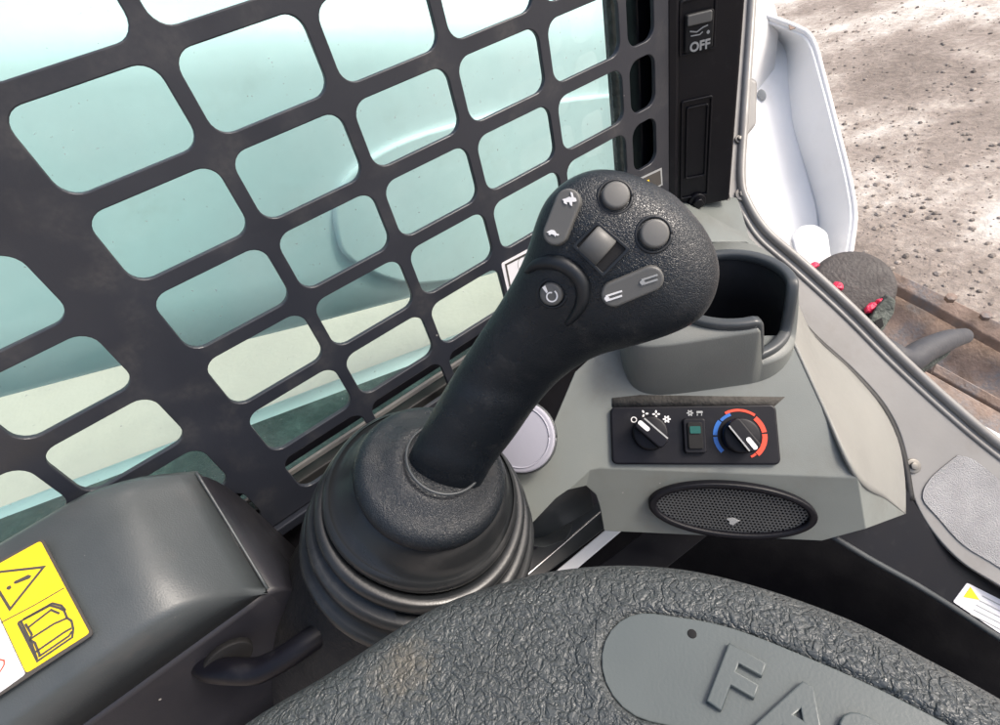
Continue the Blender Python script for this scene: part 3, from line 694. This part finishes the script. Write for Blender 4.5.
for l_, r_, dh in zip(Ls, Rs, Dh):
    d, h, i = dh; A_, B_ = at(l_.x, l_.y, d), at(r_.x, r_.y, d)
    mid = (A_+B_)/2; ax = (B_-A_)/2; vw = (EYE-mid).normalized(); vw = (vw-ax.normalized()*vw.dot(ax.normalized())).normalized()
    e = 2.0 if i < 4 else min(2.0+(i-4)*.16, 2.9)
    ef = 2.0 if i < 5 else min(2.0+(i-5)*.3, 3.2)
    ring = []
    for k in range(NS):
        a = 2*math.pi*k/NS; c_, s_ = math.cos(a), math.sin(a)
        ee = ef if s_ > 0 else 2.1
        cc_ = math.copysign(abs(c_)**(2/ee), c_); ss_ = math.copysign(abs(s_)**(2/ee), s_)
        hh = h if s_ < 0 else h*(1.0 if i < 4 else .9)
        ring.append(mid+ax*cc_+vw*hh*ss_)
    ringsG.append(ring)
grip = loft('grip', ringsG, M['grip'], joy, sub=1)
dg = bpy.context.evaluated_depsgraph_get(); dg.update()
ev = grip.evaluated_get(dg); bmg = bmesh.new(); bmg.from_mesh(ev.to_mesh()); bmesh.ops.transform(bmg, matrix=Matrix.Translation(parent_world(joy)), verts=bmg.verts)
BV = BVHTree.FromBMesh(bmg)
def hit(px, py):
    l_, n_, i_, d_ = BV.ray_cast(EYE, ray(px, py).normalized()); 
    if n_.dot(EYE-l_) < 0: n_ = -n_
    return l_, n_
# control face plane fitted on the head
fp = [hit(*p)[0] for p in [(580, 215), (620, 200), (655, 250), (620, 290), (590, 265)]]
cen = sum(fp, Vector())/5; fn = ((fp[1]-fp[4]).cross(fp[2]-fp[0])).normalized(); fn = fn if fn.dot(EYE-cen) > 0 else -fn
fn = (fn*.6+(EYE-cen).normalized()*.4).normalized()
def gplane(px, py, lift=0):
    l_, n_ = hit(px, py); n2 = (n_*.6+fn*.4).normalized(); return Plane(l_+n2*lift, n2, CR)
def pill(px0, py0, px1, py1, wpx, name, mat_, hgt, parent):
    c = ((px0+px1)/2, (py0+py1)/2); pn = gplane(*c); a0, b0 = pn.px(px0, py0); a1, b1 = pn.px(px1, py1)
    ang = math.atan2(b1-b0, a1-a0); L_ = math.hypot(a1-a0, b1-b0); w = wpx*(EYE-pn.o).length/F/2*.98
    P = rrect(-L_/2-w, -w, L_/2+w, w, w*.999, 10); ca, sa_ = math.cos(ang), math.sin(ang)
    mx, my = (a0+a1)/2, (b0+b1)/2
    return flat(name, [[(mx+x*ca-y*sa_, my+x*sa_+y*ca) for x, y in P]], pn, hgt+.006, mat_, parent, bevel=.0012, z=-.006), pn
def well(px, py, rpx):
    pn = gplane(px, py); r_ = rpx*(pn.o-EYE).length/F; 
    return pn, r_
def roundbutton(px, py, rpx, hgt=.0045):
    pn, r_ = well(px, py, rpx)
    bt = disc('round_button', pn.p(0, 0, -.001), pn.n, r_*.93, hgt+.001, M['button'], joy, bev=.0014, xd=CR)
    ringp = [pn.p(r_*1.13*math.cos(a), r_*1.13*math.sin(a), -.0002) for a in [2*math.pi*k/32 for k in range(33)]]
    tube('button_well', ringp, .0009, M['gripface'], bt, n=8, smooth_n=1)
    return bt, pn, r_
roundbutton(615, 197, 14, .0036); roundbutton(653.5, 234.5, 14.5, .0036)
b3, pn3, r3 = roundbutton(552, 293.5, 12.5, .0030)
def blob(P, pn, sc, ang, ox, oy): 
    c_, s_ = math.cos(ang), math.sin(ang); return [(ox+(x*c_-y*s_)*sc, oy+(x*s_+y*c_)*sc) for x, y in P]
RAB = [(-1, -.5), (-.55, -.1), (-.2, .25), (.15, .3), (-.35, .9), (-.05, .95), (.4, .45), (.75, .45), (1.05, .1), (.8, -.1), (.5, -.2), (.75, -.75), (.45, -.75), (.1, -.4), (-.2, -.55), (-.05, -.85), (-.5, -.85), (-.75, -.55)]
TUR = [(-1.1, -.3), (-.8, .05), (-.4, .4), (.1, .5), (.5, .3), (.75, .05), (1.1, .15), (1.3, 0), (1.15, -.2), (.75, -.25), (.75, -.55), (.45, -.3), (-.2, -.32), (-.3, -.6), (-.6, -.55), (-.6, -.3)]
p1, pa = pill(569, 203, 557, 233, 25, 'speed_rocker', M['button'], .004, joy)
sc1 = 6.5*(pa.o-EYE).length/F
a, b = pa.px(571.5, 200.5); flat('rabbit_symbol', [blob(RAB, pa, sc1, R(-25), a, b)], pa, .0004, M['ink'], p1, z=.0041)
a, b = pa.px(554.5, 233.5); flat('tortoise_symbol', [blob(TUR, pa, sc1*.8, R(-20), a, b)], pa, .0004, M['ink'], p1, z=.0041)
p2, pb = pill(614, 293, 650, 278, 25, 'auxiliary_rocker', M['button'], .004, joy)
for (x, y) in [(614, 294), (649, 278)]:
    for dy in (-2.3, 2.3):
        A_ = pb.px(x-8, y+dy+2.6); B_ = pb.px(x+8, y+dy-2.6); flat('flow_symbol', [stroke([A_, B_], .0008)], pb, .0004, M['inkgrey'] if x > 630 else M['ink'], p2, z=.0041)
    a, b = pb.px(x-7, y+2.5); flat('flow_symbol', [ell(a, b, .0012, .0010, 10)], pb, .0005, M['inkgrey'] if x > 630 else M['ink'], p2, z=.0041)
# horn: bugle outline on the small button
sp = []
for k in range(22):
    a = R(20*k); rr = (.0015+.0018*k/22); sp.append((rr*math.cos(a)+.0004, rr*math.sin(a)-.0006))
ribbon('horn_symbol', sp[4:], .0007, pn3, .0034, M['ink'], b3)
flat('horn_symbol', [[(-.0042, .0034), (-.0028, .0046), (-.0014, .0014), (-.002, .0008)]], pn3, .0004, M['ink'], b3, z=.0031)
# central thumb wheel in a square recess
pc = gplane(603, 249, .0004)
sqp = [(572, 246), (597, 221), (631, 249), (603, 277)]
sq = [pc.px(*p) for p in sqp]
wl = flat('wheel_recess', [round_poly(sq, .0012)], pc, .0006, M['matblack'], joy, z=0.0)
sq_in = [pc.px(*p) for p in [(576.5, 246), (597.5, 225), (626, 249), (603, 272.5)]]
flat('recess_edge', [round_poly(sq, .0012), round_poly(sq_in, .001)[::-1]], pc, .0012, M['gripface'], wl, z=.0003, bevel=.0003)
wa = Vector(pc.px(583, 246)); wb = Vector(pc.px(608, 243))
c2 = pc.px(597, 245.5); ax_ = pc.p(*pc.px(606, 238))-pc.p(*pc.px(590, 256))       # wheel rolls along this
ax_ = ax_.normalized(); sidev = pc.n.cross(ax_).normalized()
cw = pc.p(*c2, -.001); rings = []
for w_ in (-.0056, -.0049, .0049, .0056):
    rr = .0078 if abs(w_) < .0053 else .0071
    rings.append([cw+sidev*w_+(ax_*math.cos(a)+pc.n*math.sin(a)*.72)*rr for a in [2*math.pi*k/40 for k in range(40)]])
loft('thumb_wheel', rings, M['button'], wl)
# raised curved guard round the small button
gpx = [(527, 272), (536, 265), (548, 262), (562, 264), (574, 271), (582, 283), (583, 298), (577, 312), (567, 324)]
pts = []
for i, (x, y) in enumerate(gpx):
    l_, n_ = hit(x, y); pts.append(l_+n_*.0005)
tube('button_guard', pts, .0032, M['gripface'], joy, n=14, taper=lambda t: .35+.9*math.sin(math.pi*min(1, t*1.0))**.7)

# boot: rings given by centre (pixel, depth), radius and axis
def camvec(x, y, z): return (CR*x+CU*y-CF*z).normalized()
ax0 = camvec(.27, .57, .70); ax1 = camvec(.05, .62, .62)
def bring(px, py, d, r_, t, sq=2.0, asp=1.0, n=72):
    c = at(px, py, d); nrm_ = (ax0*(1-t)+ax1*t).normalized(); x_ = camvec(.9, -.42, 0); x_ = (x_-nrm_*x_.dot(nrm_)).normalized(); y_ = nrm_.cross(x_)
    out = []
    for k in range(n):
        a = 2*math.pi*k/n; ca, sa_ = math.cos(a), math.sin(a)
        out.append(c+x_*r_*math.copysign(abs(ca)**(2/sq), ca)+y_*r_*asp*math.copysign(abs(sa_)**(2/sq), sa_))
    return out
def axial(prof, c0, t=0):
    """rings stepped along the axis from pixel/depth point c0: (s, r)"""
    nrm_ = (ax0*(1-t)+ax1*t).normalized(); base = bring(*c0, 1.0, t); cen_ = at(*c0)
    return [[cen_+nrm_*s_+(p-cen_)*r_ for p in base] for s_, r_ in prof]
col0 = (434, 468, .372)
loft('collar', axial([(.010, .010), (.0105, .026), (.0095, .0295), (.0060, .036), (.0030, .042), (.0015, .047), (-.0002, .0500), (-.0035, .0533), (-.0080, .0549), (-.0125, .0546), (-.0155, .0525), (-.0165, .049)], col0), M['grip'], joy, sub=1)
b0_ = bring(445, 458, .361, .0262, 0)
tube('grip_seam', b0_+b0_[:1], .0011, M['rim'], joy, n=8, smooth_n=1)
bands = [bring(434, 472, .381, .050, 0), bring(434, 475, .383, .0548, .02), bring(432, 479, .387, .0580, .08), bring(429, 484, .392, .0622, .15), bring(426, 488, .397, .0660, .2), [p+(ax0*.78+ax1*.22).normalized()*.0045 for p in bring(424, 492, .401, .0692, .22)]]
loft('upper_band', bands, M['boot'], joy, cap0=False, cap1=False)
rings = []
for i, (x, y, d, r_, t) in enumerate([(424, 492, .401, .0725, .22), (424, 503, .406, .0790, .30), (423, 515, .413, .0852, .38), (422, 529, .423, .0910, .46)]):
    rho = .0058; nrm_ = (ax0*(1-t)+ax1*t).normalized()
    for th in (75, 50, 25, 0, -25, -50, -75, -100):
        a = R(th); rings.append([p+nrm_*rho*1.15*math.sin(a) for p in bring(x, y, d, r_-rho+rho*math.cos(a), t, 2.1)])
loft('bellows', rings, M['boot'], joy, cap0=False, cap1=False)
# cloth skirt under the bellows
rings = [bring(424, 538, .430, .081, .55, 2.2), bring(412, 562, .458, .098, .75, 2.5), bring(402, 582, .49, .108, .9, 3), bring(395, 620, .53, .112, 1, 3), bring(395, 760, .66, .115, 1, 3)]
loft('boot_skirt', rings, M['skirt'], joy, cap0=False, cap1=True, sub=1)

# ------------------------------------------------------------------ arm rest box (front left)
arx = empty('armrest_box', (-.2, .33, 1.12), 'dark grey moulded armrest box with yellow warning decal below the window', 'armrest')
def bx_sec(x, zt, yc, zc, yl, zl_, db=0):
    """section: bottom back, back top, rounded, slope, crease, line, bottom"""
    bt = Vector((x, .397, zt)); cr = Vector((x, yc, zc)); ln = Vector((x, yl, zl_))
    P = [Vector((x, .40, 1.10)), Vector((x, .402, zt-.012)), Vector((x, .399, zt-.003)), bt+Vector((0, -.006, 0))]
    for t in (.15, .35, .55, .75, .88): P.append(bt.lerp(cr, t)+Vector((0, 0, .004*math.sin(math.pi*t)+db*math.sin(math.pi*t))))
    P += [cr+Vector((0, .004, .0007)), cr+Vector((0, -.001, -.003)), cr.lerp(ln, .5)+Vector((0, -.001, 0)), ln]
    return P
secs = []
for x, zt, yc, zc, db in [(-.62, 1.342, .289, 1.300, 0), (-.30, 1.342, .289, 1.300, 0), (-.235, 1.342, .289, 1.301, 0), (-.205, 1.342, .289, 1.302, 0), (-.185, 1.342, .289, 1.303, 0), (-.172, 1.342, .2895, 1.3025, 0),
                         (-.160, 1.341, .290, 1.302, .001), (-.150, 1.338, .290, 1.300, .003), (-.140, 1.334, .291, 1.297, .003), (-.130, 1.329, .292, 1.291, -.001), (-.120, 1.322, .294, 1.281, -.002), (-.110, 1.314, .297, 1.265, 0), (-.100, 1.306, .2995, 1.2475, 0)]:
    secs.append(bx_sec(x, zt, yc, zc, .300, 1.2455, db))
loft('top_cover', secs, M['armbox'], arx, closed=False, cap0=False, cap1=False, solid=.003)
# lower body with rounded front end
low = []
for x in (-.62, -.3, -.2, -.15, -.12, -.1):
    low.append([Vector((x, .398, 1.10)), Vector((x, .398, 1.285)), Vector((x, .303, 1.2445)), Vector((x, .2995, 1.2430)), Vector((x, .300, 1.238)), Vector((x, .299, 1.150)), Vector((x, .303, 1.08))])
endc = []
for k in range(1, 8):
    t = k/7; x = -.1+.016*math.sin(t*math.pi/2); dz = -.05*(1-math.cos(t*math.pi/2)); 
    endc.append([Vector((x, .398, 1.10)), Vector((x-.004, .396, 1.302+dz*1.5)), Vector((x, .303, 1.2445+dz*.8)), Vector((x, .2995, 1.2430+dz*.8)), Vector((x, .300, 1.238+dz*.8)), Vector((x, .299, 1.150)), Vector((x, .303, 1.08))])
low[-1][1].z = 1.302
loft('lower_body', low, M['armdark'], arx, cap0=True, cap1=True, bevel=.0)
cape = [[low[-1][j] for j in (1, 2)]]+[[s_[j] for j in (1, 2)] for s_ in endc]
loft('end_cap', [low[-1]]+endc, M['armdark'], arx, cap0=False, cap1=True)
tube('parting_line', [Vector((-.099, .392, 1.3075)), Vector((-.0985, .35, 1.280)), Vector((-.0985, .3005, 1.2462))], .0012, M['armbox'], arx, n=8)
# bent grab handle
hdl = tube('handle', [at(202, 664, .405), at(212, 669, .398), at(235, 671, .392), at(258, 670, .392), at(280, 660, .393), at(300, 647, .395), at(313, 638, .398), at(325, 630, .402)], .0092, M['black'], arx, n=18)
hdl['label'] = 'bent black grab handle on the armrest side'
disc('handle_socket', at(228, 658, .402), (0, -1, .15), .014, .003, M['matblack'], arx, rx=1.3)
# decal on the sloping top: lies in the plane of the cover
DP0 = Vector((-.20, .289, 1.3035)); DP1 = Vector((-.20, .391, 1.343))
dn = (DP1-DP0).cross(Vector((-1, 0, 0))).normalized(); dn = dn if dn.z > 0 else -dn
DP = Plane((DP0+DP1)/2+dn*.0052, dn, (1, 0, 0))
qd = [DP.px(*p) for p in [(43, 538), (94, 634), (-60, 735), (-90, 605)]]
dc = flat('decal', [round_poly(qd, .003)], DP, .0008, M['blackink'], arx, z=-.0006)
qy = [DP.px(*p) for p in [(41, 541), (90, 633), (27, 673), (-19, 574)]]
flat('yellow_field', [round_poly(qy, .002)], DP, .0004, M['yellow'], dc, z=.0002)
qw = [DP.px(*p) for p in [(26, 674), (-20, 575), (-85, 610), (-55, 732)]]
flat('white_field', [round_poly(qw, .002)], DP, .0004, M['decal'], dc, z=.0002)
def dpx(L_): return [DP.px(x, y) for x, y in L_]
def zoomd(L_): return [DP.px(x*350/958, 460+y*265/725) for x, y in L_]
tri = [(122, 293), (30, 408), (-30, 310)]
ribbon('warning_triangle', zoomd(tri), .0016, DP, .0009, M['blackink'], dc, True)
flat('exclamation_mark', [zoomd([(88, 316), (80, 314), (42, 332), (40, 338), (46, 339), (84, 324)]), zoomd([(30, 343), (22, 347), (20, 354), (28, 355), (34, 349)])], DP, .0003, M['blackink'], dc, z=.0006)
flat('divider_line', [stroke(zoomd([(178, 350), (95, 398), (5, 445)]), .0006)], DP, .0003, M['blackink'], dc, z=.0006)
for L_ in ([(52, 445), (140, 398), (165, 405), (178, 412), (186, 432), (198, 440), (203, 462), (200, 485), (105, 550), (52, 445)], [(66, 436), (145, 392), (170, 398), (182, 412)], [(60, 442), (88, 500), (104, 545)], [(85, 490), (150, 448), (187, 432)],
           [(80, 458), (142, 410), (165, 420)], [(108, 538), (190, 482), (200, 468)], [(100, 525), (180, 470), (198, 460)], [(72, 448), (90, 478), (84, 492), (98, 500), (112, 535)]):
    ribbon('book_drawing', zoomd(L_), .0013, DP, .0009, M['blackink'], dc)
ribbon('white_symbol', zoomd([(-20, 600), (0, 545), (14, 548), (14, 560), (-10, 600)]), .0008, DP, .0009, M['red'], dc)

# ------------------------------------------------------------------ padded lap bar
ZB = 1.325
outl = [(190, 765), (250, 716), (330, 668), (430, 606), (520, 574), (600, 562), (680, 565), (760, 583), (850, 615), (930, 655), (1000, 693), (1080, 740), (1160, 790)]
bar = empty('lap_bar', pl(650, 700, (0, 0, ZB-.08), (0, 0, 1)), 'black padded lap bar with wrinkled cover and grey embossed plaque', 'lap bar')
BP = Plane((0, 0, ZB), (0, 0, 1), (1, 0, 0))
OU = [pl(x, y, (0, 0, ZB-.012), (0, 0, 1)) for x, y in outl]
OU = catmull(OU, 16)
# plaque centre line and half width in the bar plane
pcl = [(652, 664), (720, 678), (800, 712), (880, 752), (980, 810)]
PC = catmull([pl(x, y, (0, 0, ZB), (0, 0, 1)) for x, y in pcl], 12); hw = .0235
def dist_pl(p):
    best = 9
    for i in range(len(PC)-1):
        a, b = PC[i], PC[i+1]; ab = b-a; t = max(0, min(1, (p-a).dot(ab)/ab.dot(ab))); best = min(best, (p-(a+ab*t)).length)
    return best
rings = []; nO = len(OU); depth = .17
rows = []
for k in range(13):
    a = R(-60+150*k/12); rows.append((.022*(1-math.cos(a)) if a < 0 else .022-.022*math.cos(a), -.022+.022*math.sin(a)))
for k in range(1, 90): rows.append((.022+k/89*(depth-.022), None))
normals = []
for i in range(nO):
    t = (OU[min(i+1, nO-1)]-OU[max(i-1, 0)]); t.z = 0; t.normalize(); nn = Vector((t.y, -t.x, 0)); normals.append(nn if nn.dot(Vector((-.6, -1, 0))) > 0 else -nn)
cenp = Vector((-.02, -.10, 0))
for dist, zz in rows:
    row = []
    for i in range(nO):
        base = Vector((OU[i].x, OU[i].y, 0)); n_ = normals[i]
        tgt = (cenp-base).normalized(); k_ = min(1, dist/.12); dirn = (n_*(1-k_*.5)+tgt*k_*.5).normalized()
        p = base+dirn*dist
        z_ = ZB+(zz if zz is not None else .003*math.sin(min(1, (dist-.022)/.1)*math.pi/2))
        if zz is None or dist > .012:
            dd = dist_pl(Vector((p.x, p.y, ZB))); t_ = max(0, min(1, (hw+.0015-dd)/.003)); z_ -= .0042*t_*t_*(3-2*t_)
            u_ = (dd-hw-.004)/.004; z_ += .0012*math.exp(-u_*u_)
        row.append(Vector((p.x, p.y, z_)))
    rings.append(row)
pad = loft('padding', rings, M['pad'], bar, closed=False, cap0=False, cap1=False, recalc=False)
for f_ in pad.data.polygons: pass
bmx = bmesh.new(); bmx.from_mesh(pad.data); bmesh.ops.recalc_face_normals(bmx, faces=bmx.faces)
bmx.faces.ensure_lookup_table()
if sum(f_.normal.z for f_ in bmx.faces) < 0: bmesh.ops.reverse_faces(bmx, faces=bmx.faces)
bmx.to_mesh(pad.data); bmx.free()
# underside shell
und = [[Vector((p.x, p.y, ZB-.045)) for p in rings[k]] for k in (4, 60, 101)]
loft('underside', [rings[0]]+und, M['matblack'], bar, closed=False, cap0=False, cap1=False)
pc0 = pl(404, 668, (0, 0, ZB), (0, 0, 1))-parent_world(bar); Np, Lp = nt(M['pad']); bp_ = Np['Principled BSDF']
tcp = Np.new('ShaderNodeTexCoord'); mpp = Np.new('ShaderNodeMapping'); mpp.vector_type = 'TEXTURE'; mpp.inputs['Location'].default_value = pc0; mpp.inputs['Scale'].default_value = (.020, .020, .05)
Lp.new(tcp.outputs['Object'], mpp.inputs['Vector']); ln_ = Np.new('ShaderNodeVectorMath'); ln_.operation = 'LENGTH'; Lp.new(mpp.outputs[0], ln_.inputs[0])
nn_ = Np.new('ShaderNodeTexNoise'); nn_.inputs['Scale'].default_value = 220; nn_.inputs['Detail'].default_value = 4; Lp.new(tcp.outputs['Object'], nn_.inputs['Vector'])
sb_ = Np.new('ShaderNodeMath'); sb_.operation = 'MULTIPLY_ADD'; Lp.new(nn_.outputs[0], sb_.inputs[0]); sb_.inputs[1].default_value = -1.6; Lp.new(ln_.outputs['Value'], sb_.inputs[2])
rm_ = Np.new('ShaderNodeMapRange'); rm_.inputs[1].default_value = -.6; rm_.inputs[2].default_value = .15; rm_.inputs[3].default_value = .4; rm_.inputs[4].default_value = 0; Lp.new(sb_.outputs[0], rm_.inputs[0])
mx_ = Np.new('ShaderNodeMix'); mx_.data_type = 'RGBA'; Lp.new(rm_.outputs[0], mx_.inputs[0]); src_ = bp_.inputs['Base Color'].links[0].from_socket; Lp.new(src_, mx_.inputs[6]); mx_.inputs[7].default_value = (.17, .145, .105, 1); Lp.new(mx_.outputs[2], bp_.inputs['Base Color'])
# plaque: strip following the centre line
def strip2d(hw_):
    L_, R_ = [], []
    for i, p in enumerate(PC):
        t = (PC[min(i+1, len(PC)-1)]-PC[max(i-1, 0)]).normalized(); n_ = Vector((-t.y, t.x, 0)); L_.append(p+n_*hw_); R_.append(p-n_*hw_)
    t0 = (PC[1]-PC[0]).normalized(); n0 = Vector((-t0.y, t0.x, 0)); capv = [PC[0]+(n0*math.cos(a)-t0*math.sin(a))*hw_ for a in [math.pi*(k)/12 for k in range(1, 12)]]
    return [(p.x, p.y) for p in L_[::-1]+capv+R_]
plq = flat('plaque', [strip2d(hw-.0006)], BP, .0022, M['plaque'], bar, bevel=.0006, z=-.0018)
# embossed letters
A_ = Vector((*BP.px(706, 707), 0)); B_ = Vector((*BP.px(733, 656), 0))
for ch, (bx_, by_) in (('F', (733, 686)), ('A', (797, 722)), ('S', (857, 757))):
    c_ = BP.px(bx_, by_); d_ = BP.px(bx_+10, by_+5.9); ang = math.atan2(d_[1]-c_[1], d_[0]-c_[0])
    text('letter', ch, .036, BP, c_[0], c_[1], .0022, M['plaque'], plq, bold=.0007, rot=ang, z=.0004, bevel=.0007)
c_ = BP.px(692, 634); disc('rivet_hole', BP.p(c_[0], c_[1], .0001), (0, 0, 1), .0021, .0006, M['matblack'], plq, bev=.0003)

# ------------------------------------------------------------------ machine front outside the door: white casting, coupler, hose
def ob(px, py, d): return at(px, py, d)
wa_ = empty('arm_casting', at(800, 300, 1.25), 'chipped white steel lift arm casting just outside the door opening', 'arm casting')
outlw = [(722, -30), (757, 13), (795, 27), (812, 40), (824, 80), (838, 135), (854, 207), (853, 235), (840, 300), (800, 330), (700, 300), (690, 100)]
# inner recess plate further away, side flange rising towards the viewer
back = [(690, 10), (748, 14), (775, 22), (800, 40), (793, 75), (792, 120), (803, 160), (815, 205), (822, 260), (815, 330), (690, 330)]
solid('web_plate', [ob(x, y, 1.285) for x, y in back], (.06, .02, -.02), M['white'], wa_, bevel=.006)
fl_out = [(757, 13), (795, 27), (812, 40), (824, 80), (838, 135), (847, 170), (854, 207), (853, 235), (842, 300)]
fl_in = [(748, 18), (772, 30), (785, 52), (786, 90), (790, 128), (802, 165), (815, 205), (820, 245), (815, 300)]
fo = [ob(x, y, 1.20) for x, y in smooth2(fl_out, 4)]; fi = [ob(x, y, 1.31) for x, y in smooth2(fl_in, 4)]
loft('side_flange', [fo, [a.lerp(b, .5)+Vector((-.004, -.004, -.004)) for a, b in zip(fo, fi)], fi], M['white'], wa_, closed=False, cap0=False, cap1=False, solid=.012, bevel=.003)
tube('flange_edge', fo, .006, M['white'], wa_, n=10, smooth_n=1)
hl = disc('drain_hole', ob(762, 95, 1.28), (EYE-ob(762, 95, 1.28)).normalized(), .014, .004, M['inkgrey'], wa_, rx=.6)
bossp = [(790, 238), (800, 226), (815, 224), (828, 232), (832, 262), (820, 275), (796, 262)]
solid('boss_block', [ob(x, y, 1.16) for x, y in bossp], (.05, .03, -.04), M['white'], wa_, bevel=.01)
rsp = solid('rust_patch', [ob(x, y, 1.196) for x, y in [(788, 23), (796, 24), (797, 28), (790, 30)]], (.004, .002, -.002), M['rust'], wa_, bevel=.001)
solid('hinge_lug', [ob(x, y, .86) for x, y in [(745, 75), (757, 82), (756, 125), (744, 140), (742, 100)]], (.03, .02, -.01), M['frame'], wa_, bevel=.004)
# black pivot cap with red grease
pv = empty('pivot_cap', ob(850, 300, 1.15), 'round greasy black pivot cap with red grease on its fittings', 'pivot cap')
nv = (EYE-ob(845, 300, 1.12)).normalized()*.85+Vector((.3, -.1, .4)); nv.normalize()
cpd = disc('cap_disc', ob(846, 294, 1.12), nv, .078, .05, M['cap'], pv, bev=.012, seg=48)
def lump(name, c, r_, mat_, parent, seed=0, n1=10, n2=14, stretch=(1, 1, 1)):
    rnd = random.Random(seed); V = []; Fc = []
    for i in range(1, n1):
        for j in range(n2):
            th, ph = math.pi*i/n1, 2*math.pi*j/n2; q_ = r_*(1+rnd.uniform(-.22, .22)); V.append(Vector(c)+Vector((math.sin(th)*math.cos(ph)*q_*stretch[0], math.sin(th)*math.sin(ph)*q_*stretch[1], math.cos(th)*q_*stretch[2])))
    for i in range(n1-2):
        for j in range(n2): Fc.append((i*n2+j, i*n2+(j+1) % n2, (i+1)*n2+(j+1) % n2, (i+1)*n2+j))
    Fc += [tuple(range(n2)), tuple((n1-2)*n2+j for j in range(n2))]
    return mk(name, V, Fc, mat_, parent, sub=1)
lump('grease_blob', ob(837, 287, 1.065), .0105, M['grease'], cpd, 3)
lump('grease_blob', ob(814, 266, 1.06), .013, M['grease'], cpd, 4, stretch=(1, .6, .5))
lump('grease_blob', ob(871, 308, 1.04), .013, M['grease'], cpd, 5, stretch=(1.4, .7, .7))
lump('grease_blob', ob(880, 303, 1.04), .009, M['grease'], cpd, 6)
solid('bearing_bracket', [ob(x, y, 1.02) for x, y in [(868, 325), (876, 308), (888, 296), (896, 300), (894, 314), (880, 335), (872, 338)]], (.03, .015, -.02), M['tyre'], pv, bevel=.004)
solid('bearing_notch', [ob(x, y, 1.012) for x, y in [(875, 322), (882, 318), (884, 326), (877, 332)]], (.006, .003, -.004), M['matblack'], pv, bevel=.001)
# hose
hs = empty('hydraulic_hose', ob(900, 390, 1.05), 'thick dusty black hydraulic hose end poking past the door sill', 'hose')
tube('hose', [ob(868, 340, .98), ob(885, 350, .97), ob(905, 361, .97), ob(925, 350, .99), ob(948, 340, 1.02), ob(964, 336, 1.05)], .0225, M['hose'], hs, taper=lambda t: .7+.35*math.sin(math.pi*t**.8))
solid('hose_clamp', [ob(x, y, 1.03) for x, y in [(905, 362), (930, 352), (955, 346), (948, 356), (922, 372), (912, 378)]], (.02, .02, -.06), M['tyre'], hs, bevel=.004)
tube('hose_collar', [ob(884, 344, .955), ob(893, 352, .955), ob(897, 362, .955)], .010, M['bolt'], hs)
# rusty coupler frame
rc = empty('coupler_frame', ob(960, 400, 1.35), 'rusty steel attachment coupler frame lying across the front of the machine', 'coupler')
def quad(name, pts, d, mat_, th=(.0, .0, -.03), bevel=.004): return solid(name, [ob(x, y, dd) for (x, y), dd in zip(pts, d)], th, mat_, rc, bevel=bevel)
quad('top_plate', [(862, 268), (930, 300), (1010, 345), (1080, 380), (1080, 470), (1010, 420), (930, 368), (850, 330)], [1.42, 1.38, 1.33, 1.3, 1.3, 1.33, 1.38, 1.42], M['rust'])
quad('back_rail', [(862, 256), (930, 288), (1000, 322), (1080, 362), (1080, 385), (1000, 342), (930, 303), (862, 268)], [1.38, 1.34, 1.29, 1.26, 1.26, 1.29, 1.34, 1.38], M['rust'])
quad('cross_bar', [(925, 370), (1000, 412), (1080, 458), (1080, 500), (1000, 448), (915, 398)], [1.27, 1.22, 1.18, 1.16, 1.20, 1.25], M['rust'])
quad('cross_bar', [(935, 362), (1000, 398), (1080, 445), (1080, 456), (1000, 409), (932, 372)], [1.29, 1.24, 1.2, 1.2, 1.24, 1.29], M['rust'])
quad('lower_plate', [(880, 372), (940, 400), (1000, 440), (1080, 500), (1080, 600), (900, 480)], [1.5, 1.48, 1.45, 1.42, 1.45, 1.5], M['rust'])
for k, (x, y) in enumerate([(950, 299), (985, 317)]): disc('bolt', ob(x, y, 1.285), Vector((-.2, -.1, 1)), .012, .01, M['rust'], rc, sides=6)
# cylinder
cy = empty('hydraulic_cylinder', ob(985, 432, 1.1), 'bright hydraulic cylinder rod at the right edge over the sill', 'cylinder')
tube('rod', [ob(968, 425, 1.08), ob(1010, 448, 1.04), ob(1060, 478, 1.0)], .014, M['white'], cy, smooth_n=1)
tube('gland', [ob(938, 405, 1.1), ob(952, 414, 1.09), ob(972, 427, 1.075)], .016, M['hose'], cy, smooth_n=1)
tube('clamp_ring', [ob(943, 412, 1.07), ob(948, 415, 1.065)], .019, M['bolt'], cy, smooth_n=1)
